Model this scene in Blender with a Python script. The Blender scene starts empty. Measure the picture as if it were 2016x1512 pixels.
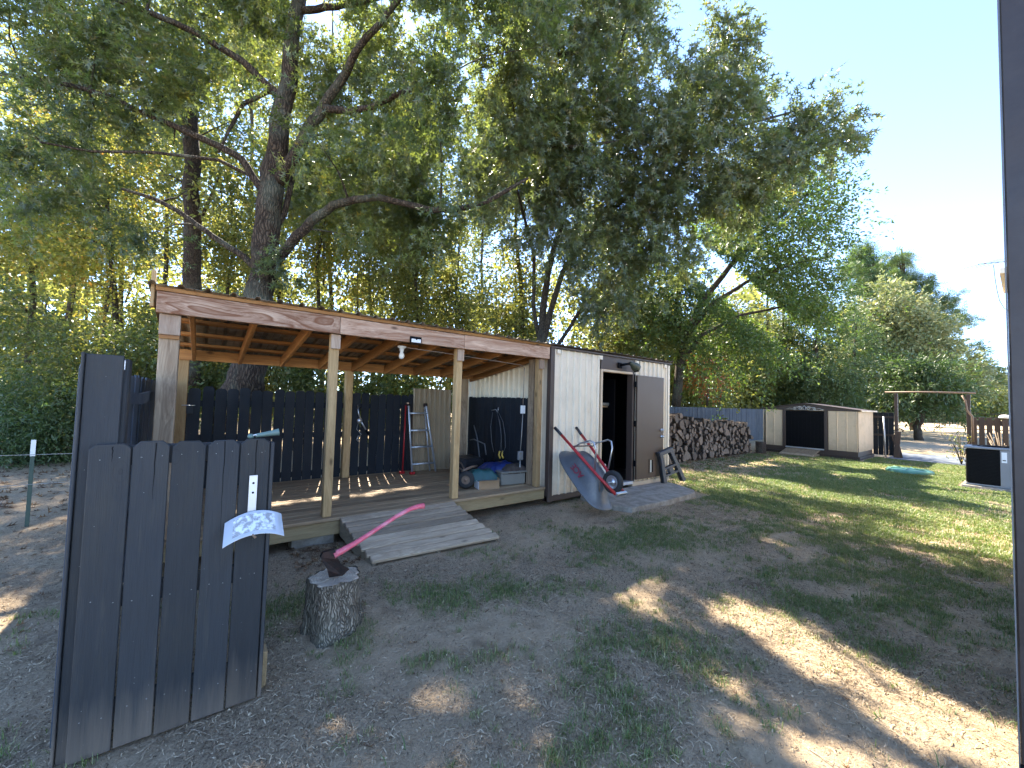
import bpy, math, random
import numpy as np
from mathutils import Vector, Matrix, Euler

random.seed(11)
rng = np.random.default_rng(11)
C = bpy.context.scene.collection
sc = bpy.context.scene

# ------------------------------------------------------------------ camera
CAM_R = [[0.7901308984437553, -0.6123031518077684, 0.027892895345174088],
         [-0.049822430098957864, -0.01880265305179329, 0.9985810861904247],
         [0.6109098859762367, 0.7903994626291738, 0.04536298812925378]]
CAM_H = 1.6
FOC = 784.0
cam_d = bpy.data.cameras.new('camera')
cam_d.sensor_width = 36.0
cam_d.lens = FOC / 2016 * 36
cam_d.clip_start = 0.05
cam_d.clip_end = 2000
cam = bpy.data.objects.new('camera', cam_d)
C.objects.link(cam)
r0, r1, r2 = [Vector(v) for v in CAM_R]
m = Matrix(((r0.x, r1.x, -r2.x, 0), (r0.y, r1.y, -r2.y, 0), (r0.z, r1.z, -r2.z, CAM_H), (0, 0, 0, 1)))
cam.matrix_world = m
sc.camera = cam

# ------------------------------------------------------------------ sky, sun, exposure
SUN_AZ, SUN_EL = math.radians(15.0), math.radians(46.0)      # azimuth from +Y towards +X
SUN = Vector((math.sin(SUN_AZ) * math.cos(SUN_EL), math.cos(SUN_AZ) * math.cos(SUN_EL), math.sin(SUN_EL)))
w = bpy.data.worlds.new('World'); sc.world = w; w.use_nodes = True
wn = w.node_tree
for n in list(wn.nodes): wn.nodes.remove(n)
wo = wn.nodes.new('ShaderNodeOutputWorld'); bg = wn.nodes.new('ShaderNodeBackground'); sky = wn.nodes.new('ShaderNodeTexSky')
sky.sky_type = 'NISHITA'; sky.sun_disc = False
sky.sun_elevation = SUN_EL; sky.sun_rotation = SUN_AZ
sky.altitude = 50; sky.air_density = 0.45; sky.dust_density = 0.02; sky.ozone_density = 1.3
bg.inputs['Strength'].default_value = 0.15
wn.links.new(sky.outputs[0], bg.inputs[0]); wn.links.new(bg.outputs[0], wo.inputs[0])
sl = bpy.data.lights.new('sun', 'SUN'); sl.energy = 3.9; sl.angle = math.radians(0.55); sl.color = (1.0, 0.90, 0.74)
so = bpy.data.objects.new('sun', sl); C.objects.link(so)
so.rotation_euler = SUN.to_track_quat('Z', 'Y').to_euler(); so.location = (0, 0, 30)
sc.view_settings.view_transform = 'Standard'; sc.view_settings.look = 'None'
sc.view_settings.gamma = 1.0; sc.view_settings.use_curve_mapping = False
sc.view_settings.exposure = 2.92
sc.render.engine = 'CYCLES'
sc.cycles.max_bounces = 7; sc.cycles.diffuse_bounces = 4; sc.cycles.glossy_bounces = 2
sc.cycles.transmission_bounces = 4; sc.cycles.transparent_max_bounces = 8
sc.cycles.sample_clamp_indirect = 6

# ------------------------------------------------------------------ measuring helpers
def ray(px, py):
    a, b = (px - 1008) / FOC, -(py - 756) / FOC
    return r0 * a + r1 * b + r2
O_ = Vector((0, 0, CAM_H))
def P(px, py, d): return O_ + ray(px, py) * d
def onx(px, py, x): v = ray(px, py); return O_ + v * (x / v.x)
def ony(px, py, y): v = ray(px, py); return O_ + v * (y / v.y)
def onz(px, py, z): v = ray(px, py); return O_ + v * ((z - CAM_H) / v.z)

# ------------------------------------------------------------------ mesh builder
class MB:
    def __init__(s): s.v = []; s.f = []; s.m = []; s.sm = []; s.mi = 0; s.smooth = False
    def add(s, vs, fs):
        o = len(s.v); s.v += [tuple(v) for v in vs]
        for f in fs: s.f.append(tuple(i + o for i in f)); s.m.append(s.mi); s.sm.append(s.smooth)
        return s
    def box(s, x0, x1, y0, y1, z0, z1, b=0.0, M=None):
        if x0 > x1: x0, x1 = x1, x0
        if y0 > y1: y0, y1 = y1, y0
        if z0 > z1: z0, z1 = z1, z0
        b = min(b, (x1 - x0) * .45, (y1 - y0) * .45, (z1 - z0) * .45)
        X, Y, Z = (x0, x1), (y0, y1), (z0, z1)
        if b <= 0:
            vs = [(X[i], Y[j], Z[k]) for i in (0, 1) for j in (0, 1) for k in (0, 1)]
            fs = [(0, 1, 3, 2), (4, 6, 7, 5), (0, 4, 5, 1), (2, 3, 7, 6), (0, 2, 6, 4), (1, 5, 7, 3)]
        else:
            vs = []; ix = {}
            for i in (0, 1):
                for j in (0, 1):
                    for k in (0, 1):
                        sx, sy, sz = (1, -1)[i], (1, -1)[j], (1, -1)[k]
                        for a in range(3):
                            ix[i, j, k, a] = len(vs)
                            vs.append((X[i] + (0 if a == 0 else sx * b), Y[j] + (0 if a == 1 else sy * b), Z[k] + (0 if a == 2 else sz * b)))
            fs = []
            for i in (0, 1): fs.append([ix[i, j, k, 0] for j, k in ((0, 0), (0, 1), (1, 1), (1, 0))])
            for j in (0, 1): fs.append([ix[i, j, k, 1] for i, k in ((0, 0), (0, 1), (1, 1), (1, 0))])
            for k in (0, 1): fs.append([ix[i, j, k, 2] for i, j in ((0, 0), (0, 1), (1, 1), (1, 0))])
            for j in (0, 1):
                for k in (0, 1): fs.append([ix[0, j, k, 1], ix[1, j, k, 1], ix[1, j, k, 2], ix[0, j, k, 2]])
            for i in (0, 1):
                for k in (0, 1): fs.append([ix[i, 0, k, 0], ix[i, 1, k, 0], ix[i, 1, k, 2], ix[i, 0, k, 2]])
            for i in (0, 1):
                for j in (0, 1): fs.append([ix[i, j, 0, 0], ix[i, j, 1, 0], ix[i, j, 1, 1], ix[i, j, 0, 1]])
            for i in (0, 1):
                for j in (0, 1):
                    for k in (0, 1): fs.append([ix[i, j, k, 0], ix[i, j, k, 1], ix[i, j, k, 2]])
            c = Vector(((x0 + x1) / 2, (y0 + y1) / 2, (z0 + z1) / 2)); out = []
            for f in fs:
                p = [Vector(vs[q]) for q in f]
                nn = (p[1] - p[0]).cross(p[2] - p[0]); cc = sum(p, Vector()) / len(p)
                out.append(f if nn.dot(cc - c) > 0 else f[::-1])
            fs = out
        if M is not None: vs = [M @ Vector(v) for v in vs]
        return s.add(vs, fs)
    def tube(s, pts, rad, n=8, cap=True, wob=0.0, sq=1.0, seed=0):
        pts = [Vector(p) for p in pts]
        if not hasattr(rad, '__len__'): rad = [rad] * len(pts)
        old = s.smooth; s.smooth = True
        vs = []; prev = None; rr = random.Random(seed)
        for i, p in enumerate(pts):
            a = pts[max(i - 1, 0)]; b_ = pts[min(i + 1, len(pts) - 1)]
            t = (b_ - a).normalized()
            if prev is None:
                up = Vector((0, 0, 1)) if abs(t.z) < .9 else Vector((1, 0, 0))
                u = t.cross(up).normalized()
            else:
                u = (prev - t * prev.dot(t)).normalized()
            prev = u; v_ = t.cross(u)
            for k in range(n):
                an = 2 * math.pi * k / n
                q = rad[i] * (1 + (rr.random() - .5) * wob)
                vs.append(p + (u * math.cos(an) + v_ * math.sin(an) * sq) * q)
        fs = []
        for i in range(len(pts) - 1):
            for k in range(n):
                k2 = (k + 1) % n
                fs.append((i * n + k, i * n + k2, (i + 1) * n + k2, (i + 1) * n + k))
        s.add(vs, fs)
        s.smooth = False
        if cap: s.add([], []); o = len(s.v) - len(vs); s.f.append(tuple(o + k for k in range(n))[::-1]); s.m.append(s.mi); s.sm.append(False); s.f.append(tuple(o + (len(pts) - 1) * n + k for k in range(n))); s.m.append(s.mi); s.sm.append(False)
        s.smooth = old
        return s
    def prism(s, poly, d, M=None):
        """poly: 2D outline in XZ, extruded along Y from 0 to d"""
        n = len(poly)
        vs = [Vector((x, 0, z)) for x, z in poly] + [Vector((x, d, z)) for x, z in poly]
        if M is not None: vs = [M @ v for v in vs]
        fs = [tuple(range(n)), tuple(range(2 * n - 1, n - 1, -1))]
        for i in range(n): j = (i + 1) % n; fs.append((i, i + n, j + n, j))
        return s.add(vs, fs)
    def lathe(s, prof, c, axis='Z', n=16, M=None):
        old = s.smooth; s.smooth = True
        vs = []
        for r, h in prof:
            for k in range(n):
                a = 2 * math.pi * k / n; x, y = r * math.cos(a), r * math.sin(a)
                v = {'Z': (x, y, h), 'X': (h, x, y), 'Y': (x, h, y)}[axis]
                vs.append(Vector(v) + Vector(c) if M is None else M @ Vector(v))
        fs = []
        for i in range(len(prof) - 1):
            for k in range(n):
                k2 = (k + 1) % n; fs.append((i * n + k, i * n + k2, (i + 1) * n + k2, (i + 1) * n + k))
        s.add(vs, fs); s.smooth = old
        return s
    def build(s, name, mat, parent=None, label=None, kind=None, loc=None, world=True):
        me = bpy.data.meshes.new(name)
        org = Vector(parent['_org']) if (parent is not None and world) else Vector((0, 0, 0))
        if parent is None and loc is not None: org = Vector(loc)
        me.from_pydata([tuple(Vector(v) - org) for v in s.v], [], s.f)
        mats = mat if isinstance(mat, (list, tuple)) else [mat]
        for mm in mats: me.materials.append(mm)
        me.polygons.foreach_set('material_index', s.m); me.polygons.foreach_set('use_smooth', s.sm)
        me.update()
        o = bpy.data.objects.new(name, me); C.objects.link(o)
        if parent is not None:
            o.parent = parent; o['_org'] = parent['_org']
        else:
            o.location = org; o['_org'] = tuple(org)
        if label: o['label'] = label
        if kind: o['kind'] = kind
        return o

def thing(name, label, cat, loc=(0, 0, 0), group=None):
    o = bpy.data.objects.new(name, None); C.objects.link(o)
    o.location = loc; o.empty_display_size = .1
    o['label'] = label; o['category'] = cat; o['_org'] = tuple(loc)
    if group: o['group'] = group
    return o
def tag(o, label, cat, group=None):
    o['label'] = label; o['category'] = cat
    if group: o['group'] = group
    return o
def inst(src_mesh, name, parent, loc=(0, 0, 0), rot=(0, 0, 0), scale=(1, 1, 1)):
    o = bpy.data.objects.new(name, src_mesh); C.objects.link(o)
    o.location = loc; o.rotation_euler = rot; o.scale = scale
    if parent is not None: o.parent = parent; o['_org'] = parent['_org']
    return o
def mesh_of(mb, name, mat):
    o = mb.build(name, mat); me = o.data; bpy.data.objects.remove(o); return me

# ------------------------------------------------------------------ materials
class NT:
    def __init__(s, name):
        s.mat = bpy.data.materials.new(name); s.mat.use_nodes = True; s.t = s.mat.node_tree
        s.t.nodes.clear(); s.out = s.t.nodes.new('ShaderNodeOutputMaterial')
    def n(s, typ, inputs=None, **props):
        nd = s.t.nodes.new('ShaderNode' + typ)
        for k, v in props.items(): setattr(nd, k, v)
        for k, v in (inputs or {}).items(): s.set(nd.inputs[k], v)
        return nd
    def set(s, sock, v):
        if isinstance(v, bpy.types.NodeSocket): s.t.links.new(v, sock)
        elif isinstance(v, bpy.types.Node): s.t.links.new(v.outputs[0], sock)
        else:
            if hasattr(sock.default_value, '__len__') and hasattr(v, '__len__') and len(sock.default_value) == 4 and len(v) == 3: v = tuple(v) + (1,)
            sock.default_value = v
    def math(s, op, a, b=0.0, clamp=False):
        nd = s.n('Math', operation=op, use_clamp=clamp); s.set(nd.inputs[0], a); s.set(nd.inputs[1], b); return nd.outputs[0]
    def vmath(s, op, a, b=(0, 0, 0)):
        nd = s.n('VectorMath', operation=op); s.set(nd.inputs[0], a); s.set(nd.inputs[1], b); return nd.outputs[0]
    def mix(s, f, a, b, mode='MIX'):
        nd = s.n('Mix', data_type='RGBA', blend_type=mode)
        s.set(nd.inputs[0], f); s.set(nd.inputs[6], a); s.set(nd.inputs[7], b); return nd.outputs[2]
    def ramp(s, f, stops):
        nd = s.n('ValToRGB'); s.set(nd.inputs[0], f); e = nd.color_ramp.elements
        while len(e) < len(stops): e.new(.5)
        for q, (p, c) in zip(e, stops): q.position = p; q.color = tuple(c) + (1,) if len(c) == 3 else c
        return nd.outputs[0]
    def rng(s, f, a, b, c=0., d=1.):
        nd = s.n('MapRange', {'Value': f, 'From Min': a, 'From Max': b, 'To Min': c, 'To Max': d}); return nd.outputs[0]
    def noise(s, vec, scale, detail=3., rough=.55, dist=0.):
        return s.n('TexNoise', {'Vector': vec, 'Scale': scale, 'Detail': detail, 'Roughness': rough, 'Distortion': dist}).outputs[0]
    def coords(s, rnd=7.0):
        tc = s.n('TexCoord').outputs['Object']
        if not rnd: return tc
        r = s.n('ObjectInfo').outputs['Random']
        cb = s.n('CombineXYZ', {0: s.math('MULTIPLY', r, rnd), 1: s.math('MULTIPLY', r, rnd * 1.7), 2: s.math('MULTIPLY', r, rnd * .6)})
        return s.vmath('ADD', tc, cb.outputs[0])
    def rand(s): return s.n('ObjectInfo').outputs['Random']
    def bump(s, h, strength=.3, dist=.01):
        return s.n('Bump', {'Height': h, 'Strength': strength, 'Distance': dist}).outputs[0]
    def finish(s, **inp):
        p = s.n('BsdfPrincipled')
        for k, v in inp.items():
            k2 = {'base': 'Base Color', 'rough': 'Roughness', 'metal': 'Metallic', 'normal': 'Normal', 'spec': 'Specular IOR Level', 'emit': 'Emission Color', 'emit_s': 'Emission Strength', 'alpha': 'Alpha', 'trans': 'Transmission Weight', 'coat': 'Coat Weight'}[k]
            s.set(p.inputs[k2], v)
        s.t.links.new(p.outputs[0], s.out.inputs[0]); return s.mat

def scl(c, k): return tuple(min(1, x * k) for x in c)

def M_simple(name, col, rough=.6, metal=0., var=.15, nscale=8., bump=.15, bscale=60., spec=.5, dirt=None, dirt_amt=.5, low=None):
    t = NT(name); v = t.coords()
    f = t.noise(v, nscale, 4)
    base = t.mix(f, scl(col, 1 - var), scl(col, 1 + var))
    base = t.mix(t.math('MULTIPLY', t.math('SUBTRACT', t.rand(), .5), var), base, (1, 1, 1), 'ADD') if False else base
    if dirt is not None:
        g = t.rng(t.noise(v, nscale * .6, 6, .7), .48, .68)
        base = t.mix(t.math('MULTIPLY', g, dirt_amt), base, dirt)
    if low is not None:
        z = t.n('SeparateXYZ', {0: t.n('NewGeometry').outputs['Position']}).outputs[2]
        vz = t.vmath('MULTIPLY', v, (1, 1, .12))
        zz = t.math('ADD', z, t.math('MULTIPLY', t.math('SUBTRACT', t.noise(v, 9, 5, .75), .5), .6))
        base = t.mix(t.rng(zz, .1, .62, .6, 0.), base, low)
        base = t.mix(t.math('MULTIPLY', t.rng(t.noise(vz, 30, 4, .7), .58, .74), .35), base, scl(low, 1.1))
    h = t.noise(v, bscale, 3)
    return t.finish(base=base, rough=t.rng(f, .3, .7, rough - .08, rough + .08), metal=metal, spec=spec, normal=t.bump(h, bump, .004))

def M_wood(name, c_light, c_dark, axis='X', rv=(.76, 1.22), rough=.75, waves=0.0, wave_scale=9., knots=.6, fine=1.0, bump=.35, hue=None, grey=None):
    t = NT(name); v = t.coords(9.0)
    k = 0.07
    sc_ = {'X': (k, 1, 1), 'Y': (1, k, 1), 'Z': (1, 1, k)}[axis]
    vs = t.vmath('MULTIPLY', v, sc_)
    warp = t.n('TexNoise', {'Vector': t.vmath('MULTIPLY', v, {'X': (.25, 1, 1), 'Y': (1, .25, 1), 'Z': (1, 1, .25)}[axis]), 'Scale': 2.5, 'Detail': 2.}).outputs[1]
    vw = t.vmath('ADD', vs, t.vmath('MULTIPLY', t.vmath('SUBTRACT', warp, (.5, .5, .5)), (.22 + waves * .5,) * 3))
    fib = t.noise(vw, 90 * fine, 5, .65)
    mid = t.noise(vw, 16, 3, .6)
    f = t.math('ADD', t.math('MULTIPLY', fib, .5), t.math('MULTIPLY', mid, .5))
    col = t.ramp(f, [(.36, c_dark), (.62, c_light)])
    h = f
    if waves > 0:
        nz = t.noise(vw, wave_scale, 1.5, .4)
        rings = t.math('FRACT', t.math('MULTIPLY', nz, 14))
        rr = t.ramp(rings, [(0., (0, 0, 0)), (.55, (.3, .3, .3)), (.9, (1, 1, 1)), (1., (0, 0, 0))])
        col = t.mix(t.math('MULTIPLY', rr, waves), col, c_dark)
    if knots > 0:
        vo = t.n('TexVoronoi', {'Vector': t.vmath('MULTIPLY', v, {'X': (.45, 1, 1), 'Y': (1, .45, 1), 'Z': (1, 1, .45)}[axis]), 'Scale': 5.0})
        kd = t.rng(vo.outputs['Distance'], .05, .13, 1., 0.)
        col = t.mix(t.math('MULTIPLY', kd, knots), col, scl(c_dark, .35))
    if grey is not None:
        g = t.rng(t.noise(v, 3.5, 5, .7), .42, .62)
        col = t.mix(t.math('MULTIPLY', g, .8), col, grey)
    br = t.rng(t.rand(), 0., 1., *rv)
    hs = t.n('HueSaturation', {'Value': br, 'Color': col}).outputs[0]
    return t.finish(base=hs, rough=rough, spec=.35, normal=t.bump(h, bump, .006))

def M_paintwood(name, col, axis='Z', rough=.62, wear=None, wear_amt=.5, bump=.3, low_dirt=None, spec=.4):
    t = NT(name); v = t.coords(9.0)
    k = .06; sc_ = {'X': (k, 1, 1), 'Y': (1, k, 1), 'Z': (1, 1, k)}[axis]
    vs = t.vmath('MULTIPLY', v, sc_)
    fib = t.noise(vs, 80, 5, .65)
    big = t.noise(v, 2.2, 5, .65)
    c = t.mix(big, scl(col, .7), scl(col, 1.35))
    c = t.mix(t.math('MULTIPLY', t.rng(fib, .35, .7), .35), c, scl(col, 1.7))
    if wear is not None:
        g = t.math('MULTIPLY', t.rng(t.noise(vs, 25, 6, .7), .56, .72), t.rng(t.noise(v, 1.7, 3), .42, .6))
        c = t.mix(t.math('MULTIPLY', g, wear_amt), c, wear)
    kn = t.n('TexVoronoi', {'Vector': t.vmath('MULTIPLY', v, (1, 1, .5)), 'Scale': 4.2}).outputs['Distance']
    rings = t.math('FRACT', t.math('MULTIPLY', kn, 26)); ring = t.math('MULTIPLY', t.rng(rings, .7, 1.), t.rng(kn, .10, .22, 1., 0.))
    c = t.mix(t.math('MULTIPLY', ring, .55), c, scl(col, .35)); c = t.mix(t.rng(kn, .02, .05, .7, 0.), c, scl(col, .3))
    st_ = t.rng(t.noise(t.vmath('MULTIPLY', v, (1, 1, .35)), 5, 5, .7), .5, .66)
    c = t.mix(t.math('MULTIPLY', st_, .35), c, (col[0] * 1.9, col[1] * 1.6, col[2] * 1.15))
    sp = t.n('TexVoronoi', {'Vector': v, 'Scale': 26.}).outputs['Distance']
    c = t.mix(t.math('MULTIPLY', t.math('LESS_THAN', sp, .035), .6), c, (.35, .35, .33))
    if low_dirt is not None:
        z = t.n('SeparateXYZ', {0: t.n('NewGeometry').outputs['Position']}).outputs[2]
        zz = t.math('ADD', z, t.math('MULTIPLY', t.math('SUBTRACT', t.noise(vs, 14, 5, .7), .5), .5))
        c = t.mix(t.rng(zz, -.02, .24, .9, 0.), c, low_dirt)
    br = t.rng(t.rand(), 0., 1., .75, 1.25)
    c = t.n('HueSaturation', {'Value': br, 'Color': c}).outputs[0]
    return t.finish(base=c, rough=t.rng(big, .3, .7, rough - .12, rough + .12), spec=spec, normal=t.bump(fib, bump, .005))

def M_bark(name, c1, c2, scale=1.0, st=.13):
    t = NT(name); v = t.coords(3.)
    wv = t.vmath('ADD', v, t.vmath('MULTIPLY', t.n('TexNoise', {'Vector': v, 'Scale': 6., 'Detail': 3.}).outputs[1], (.12, .12, .12)))
    vs = t.vmath('MULTIPLY', wv, (1, 1, st))
    vo = t.n('TexVoronoi', {'Vector': vs, 'Scale': 34. * scale}, feature='DISTANCE_TO_EDGE').outputs['Distance']
    nz = t.noise(vs, 22 * scale, 5, .7)
    f = t.math('ADD', t.math('MULTIPLY', t.rng(vo, 0, .25), .6), t.math('MULTIPLY', nz, .5))
    c = t.ramp(f, [(.2, c1), (.8, c2)])
    c = t.mix(t.rng(t.noise(v, 1.8, 4), .5, .7, 0, .35), c, (.16, .18, .13))
    return t.finish(base=c, rough=.9, spec=.2, normal=t.bump(f, .9, .03))

def M_leaf(name, cols, trans, tw=.45, rough=.45, spec=.5):
    """cols: reflectance ramp over per-leaf tint; trans: transmitted colour ramp"""
    t = NT(name)
    a = t.n('Attribute', attribute_name='tint').outputs['Fac']
    k = len(cols)
    c = t.ramp(a, [((i + .0) / max(1, k - 1), q) for i, q in enumerate(cols)])
    k = len(trans)
    ct = t.ramp(a, [((i + .0) / max(1, k - 1), q) for i, q in enumerate(trans)])
    p = t.n('BsdfPrincipled', {'Base Color': c, 'Roughness': rough, 'Specular IOR Level': spec})
    tr = t.n('BsdfTranslucent', {'Color': ct})
    mx = t.n('MixShader', {0: tw, 1: p.outputs[0], 2: tr.outputs[0]})
    t.t.links.new(mx.outputs[0], t.out.inputs[0]); return t.mat

def M_two(name, a, b, scale, lo=.4, hi=.6, rough=.7, metal=0., bump=.2, bscale=40., detail=6.):
    t = NT(name); v = t.coords()
    f = t.rng(t.noise(v, scale, detail, .7), lo, hi)
    return t.finish(base=t.mix(f, a, b), rough=rough, metal=metal, normal=t.bump(t.noise(v, bscale, 4), bump, .005))

SLATE = (.0225, .0238, .026)
m_slate = M_paintwood('slate_painted_wood', SLATE, wear=(.075, .065, .05), wear_amt=.45, low_dirt=(.13, .10, .075), bump=.7, spec=.35)
m_navy = M_paintwood('dark_navy_painted_wood', (.009, .0115, .0155), bump=.3, spec=.25)
m_sidefence = M_paintwood('skylit_slate_painted_wood', (.038, .050, .068), bump=.5, wear=(.09, .09, .085))  # slate paint made lighter and bluer, sky light put into the colour
m_farfence = M_paintwood('blue_grey_painted_wood', (.028, .036, .048), bump=.3)
m_brownfence = M_paintwood('dark_brown_painted_wood', (.045, .032, .025), wear=(.12, .09, .06))
m_post = M_wood('treated_post_wood', (.50, .33, .155), (.30, .18, .075), 'Z', knots=.8)
m_postgrey = M_wood('weathered_post_wood', (.42, .31, .20), (.19, .125, .075), 'Z', waves=.5, wave_scale=5, knots=.8, bump=.5)
m_header = M_wood('header_beam_wood', (.60, .42, .29), (.20, .08, .035), 'X', waves=1.0, wave_scale=4.2, knots=.7, bump=.3)
m_header2 = M_wood('plain_header_wood', (.56, .39, .27), (.25, .12, .065), 'X', waves=.3, wave_scale=5, knots=.8)
m_block = M_wood('cut_block_wood', (.42, .31, .22), (.26, .17, .11), 'Z', waves=.35, knots=.8)
m_orange = M_wood('orange_framing_wood', (.46, .23, .075), (.26, .11, .035), 'X', knots=.9)
m_orangeY = M_wood('orange_rafter_wood', (.46, .23, .075), (.26, .11, .035), 'Y', knots=.9)
m_deck = M_wood('deck_board_wood', (.42, .29, .165), (.23, .15, .08), 'X', rv=(.65, 1.2), knots=.5, rough=.65)
m_rim = M_wood('rim_joist_wood', (.36, .27, .14), (.24, .165, .08), 'X', knots=.6)
m_ramp = M_wood('grey_weathered_plank_wood', (.48, .375, .265), (.25, .185, .12), 'X', rv=(.6, 1.2), knots=.8, bump=.6, waves=.35)
m_rampY = M_wood('weathered_stringer_wood', (.30, .25, .17), (.16, .125, .08), 'Y', knots=.4)
m_blockwood = M_wood('offcut_wood', (.42, .29, .15), (.25, .16, .07), 'Y', knots=.2)
m_cream = M_simple('cream_painted_steel', (.80, .69, .52), rough=.45, var=.05, nscale=2.5, bump=.05, dirt=(.42, .36, .27), dirt_amt=.3, low=(.36, .27, .18))
m_tan = M_simple('tan_painted_steel', (.62, .47, .31), rough=.5, var=.07, nscale=2.5, bump=.05, dirt=(.30, .24, .15), dirt_amt=.4, low=(.25, .18, .11))
m_tansheet = M_simple('dull_tan_steel_sheet', (.30, .22, .13), rough=.5, var=.12, nscale=3, bump=.05, dirt=(.16, .11, .07), dirt_amt=.4)
m_trim = M_simple('dark_brown_steel_trim', (.060, .040, .030), rough=.5, var=.15, nscale=4, bump=.06)
m_door = M_simple('brown_painted_door', (.085, .052, .032), rough=.42, var=.12, nscale=1.5, bump=.06)
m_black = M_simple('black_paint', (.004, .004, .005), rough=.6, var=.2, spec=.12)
m_blackplastic = M_simple('black_plastic', (.02, .02, .022), rough=.42, var=.15, bump=.05)
m_greyplastic = M_simple('grey_plastic', (.085, .088, .092), rough=.5, var=.1, bump=.05)
m_roof = M_two('dull_galvanised_roofing', (.30, .27, .21), (.17, .13, .085), 6, rough=.55, metal=.3)
m_steel = M_simple('bright_steel', (.55, .56, .57), rough=.32, metal=.85, var=.12, bump=.05)
m_alu = M_simple('brushed_aluminium', (.62, .63, .65), rough=.38, metal=.7, var=.12, bump=.1)
m_rustpipe = M_simple('weathered_pipe', (.30, .24, .20), rough=.6, metal=.3, var=.2)
m_concrete = M_two('old_concrete', (.34, .31, .26), (.22, .19, .15), 7, rough=.9, bump=.6, bscale=90)
m_white = M_simple('white_plastic', (.72, .72, .69), rough=.45, var=.05)
m_bulb = M_simple('frosted_bulb', (.78, .75, .66), rough=.25, var=.03)
m_red = M_simple('red_painted_steel', (.42, .018, .02), rough=.38, var=.15, dirt=(.18, .05, .04), dirt_amt=.3)
m_tray = M_simple('slate_grey_tray_plastic', (.085, .092, .10), rough=.38, var=.1, nscale=3, dirt=(.24, .22, .19), dirt_amt=.55)
m_tyre = M_simple('tyre_rubber', (.022, .022, .022), rough=.75, var=.2)
m_pink = M_two('faded_pink_fibreglass', (.62, .10, .14), (.70, .26, .29), 9, lo=.45, hi=.65, rough=.4, bump=.05)
m_axehead = M_two('dark_forged_steel', (.018, .016, .016), (.055, .030, .024), 14, rough=.5, metal=.6)
m_barkoak = M_bark('oak_bark', (.012, .008, .006), (.080, .058, .040), .8)
m_barkdark = M_bark('dark_bark', (.022, .017, .012), (.09, .072, .052), 1.4)
m_barkcedar = M_bark('cedar_bark', (.025, .017, .012), (.10, .072, .05), 1.5)
m_stumpbark = M_bark('stump_bark', (.06, .046, .034), (.33, .27, .20), 2.0, .07)
m_tealtarp = M_simple('teal_tarp', (.018, .075, .075), rough=.45, var=.3, nscale=5)
m_bluetarp = M_simple('blue_tarp', (.012, .028, .13), rough=.38, var=.3, nscale=5)
m_browncloth = M_simple('brown_canvas', (.06, .045, .035), rough=.85, var=.25)
m_card = M_simple('cardboard', (.34, .22, .12), rough=.8, var=.1)
m_cardwhite = M_simple('white_print_panel', (.62, .62, .62), rough=.6, var=.1)
m_bin = M_simple('grey_tote_plastic', (.20, .19, .16), rough=.4, var=.1)
m_mint = M_simple('mint_green_lid_plastic', (.10, .28, .21), rough=.45, var=.1)
m_post_dark = M_simple('dark_brown_corner_paint', (.028, .020, .017), rough=.5, var=.35, nscale=3, bump=.3, bscale=30, dirt=(.055, .045, .04), dirt_amt=.5)
m_acgrey = M_simple('grey_enamel', (.20, .20, .20), rough=.45, var=.08)
m_accoil = M_simple('black_coil_guard', (.005, .005, .005), rough=.6, spec=.12)
m_rusty = M_simple('rusty_conduit', (.20, .14, .10), rough=.65, metal=.3, var=.3)
m_yellow = M_simple('yellow_plastic', (.55, .36, .05), rough=.4)
m_olive = M_simple('olive_plastic', (.06, .065, .04), rough=.45)
m_greengrey = M_simple('grey_green_plastic', (.10, .16, .145), rough=.5)
m_redtxt = M_simple('dark_red_lettering', (.22, .01, .03), rough=.5, var=.05)
m_marks = M_simple('black_lettering_marks', (.03, .012, .02), rough=.5, var=.05)
m_whmarks = M_simple('white_lettering_marks', (.75, .7, .7), rough=.5, var=.05)
m_dgreen = M_simple('green_post_paint', (.035, .06, .04), rough=.6)
m_wire = M_simple('galvanised_wire', (.34, .33, .30), rough=.5, metal=.6)
m_slab = M_two('blue_grey_slab', (.12, .14, .17), (.07, .08, .09), 4, rough=.85, bump=.3)
m_ornament = M_simple('pale_scroll_metal', (.48, .47, .44), rough=.5)
m_peel = M_two('peeling_label', (.66, .70, .76), (.28, .29, .31), 30, lo=.45, hi=.55, rough=.6)

def M_logend(name, c1, c2):
    t = NT(name); v = t.n('TexCoord').outputs['Object']
    nz = t.noise(t.coords(5.), 14, 4)
    ln = t.n('VectorMath', operation='LENGTH'); t.set(ln.inputs[0], t.vmath('MULTIPLY', v, (1, 1, 0)))
    rg = t.math('FRACT', t.math('ADD', t.math('MULTIPLY', ln.outputs[1], 55), t.math('MULTIPLY', nz, 3)))
    c = t.mix(nz, c1, c2); c = t.mix(t.math('MULTIPLY', t.rng(rg, .6, 1.), .4), c, scl(c2, .5))
    c = t.n('HueSaturation', {'Value': t.rng(t.rand(), 0, 1, .6, 1.25), 'Color': c}).outputs[0]
    return t.finish(base=c, rough=.85, spec=.2, normal=t.bump(nz, .5, .01))
m_logend = M_logend('cut_log_end', (.27, .20, .145), (.12, .085, .06))
m_stumptop = M_logend('stump_cut_top', (.50, .42, .32), (.17, .135, .10))
m_logbark = M_bark('firewood_bark', (.04, .03, .025), (.15, .11, .085), 1.2)

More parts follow.
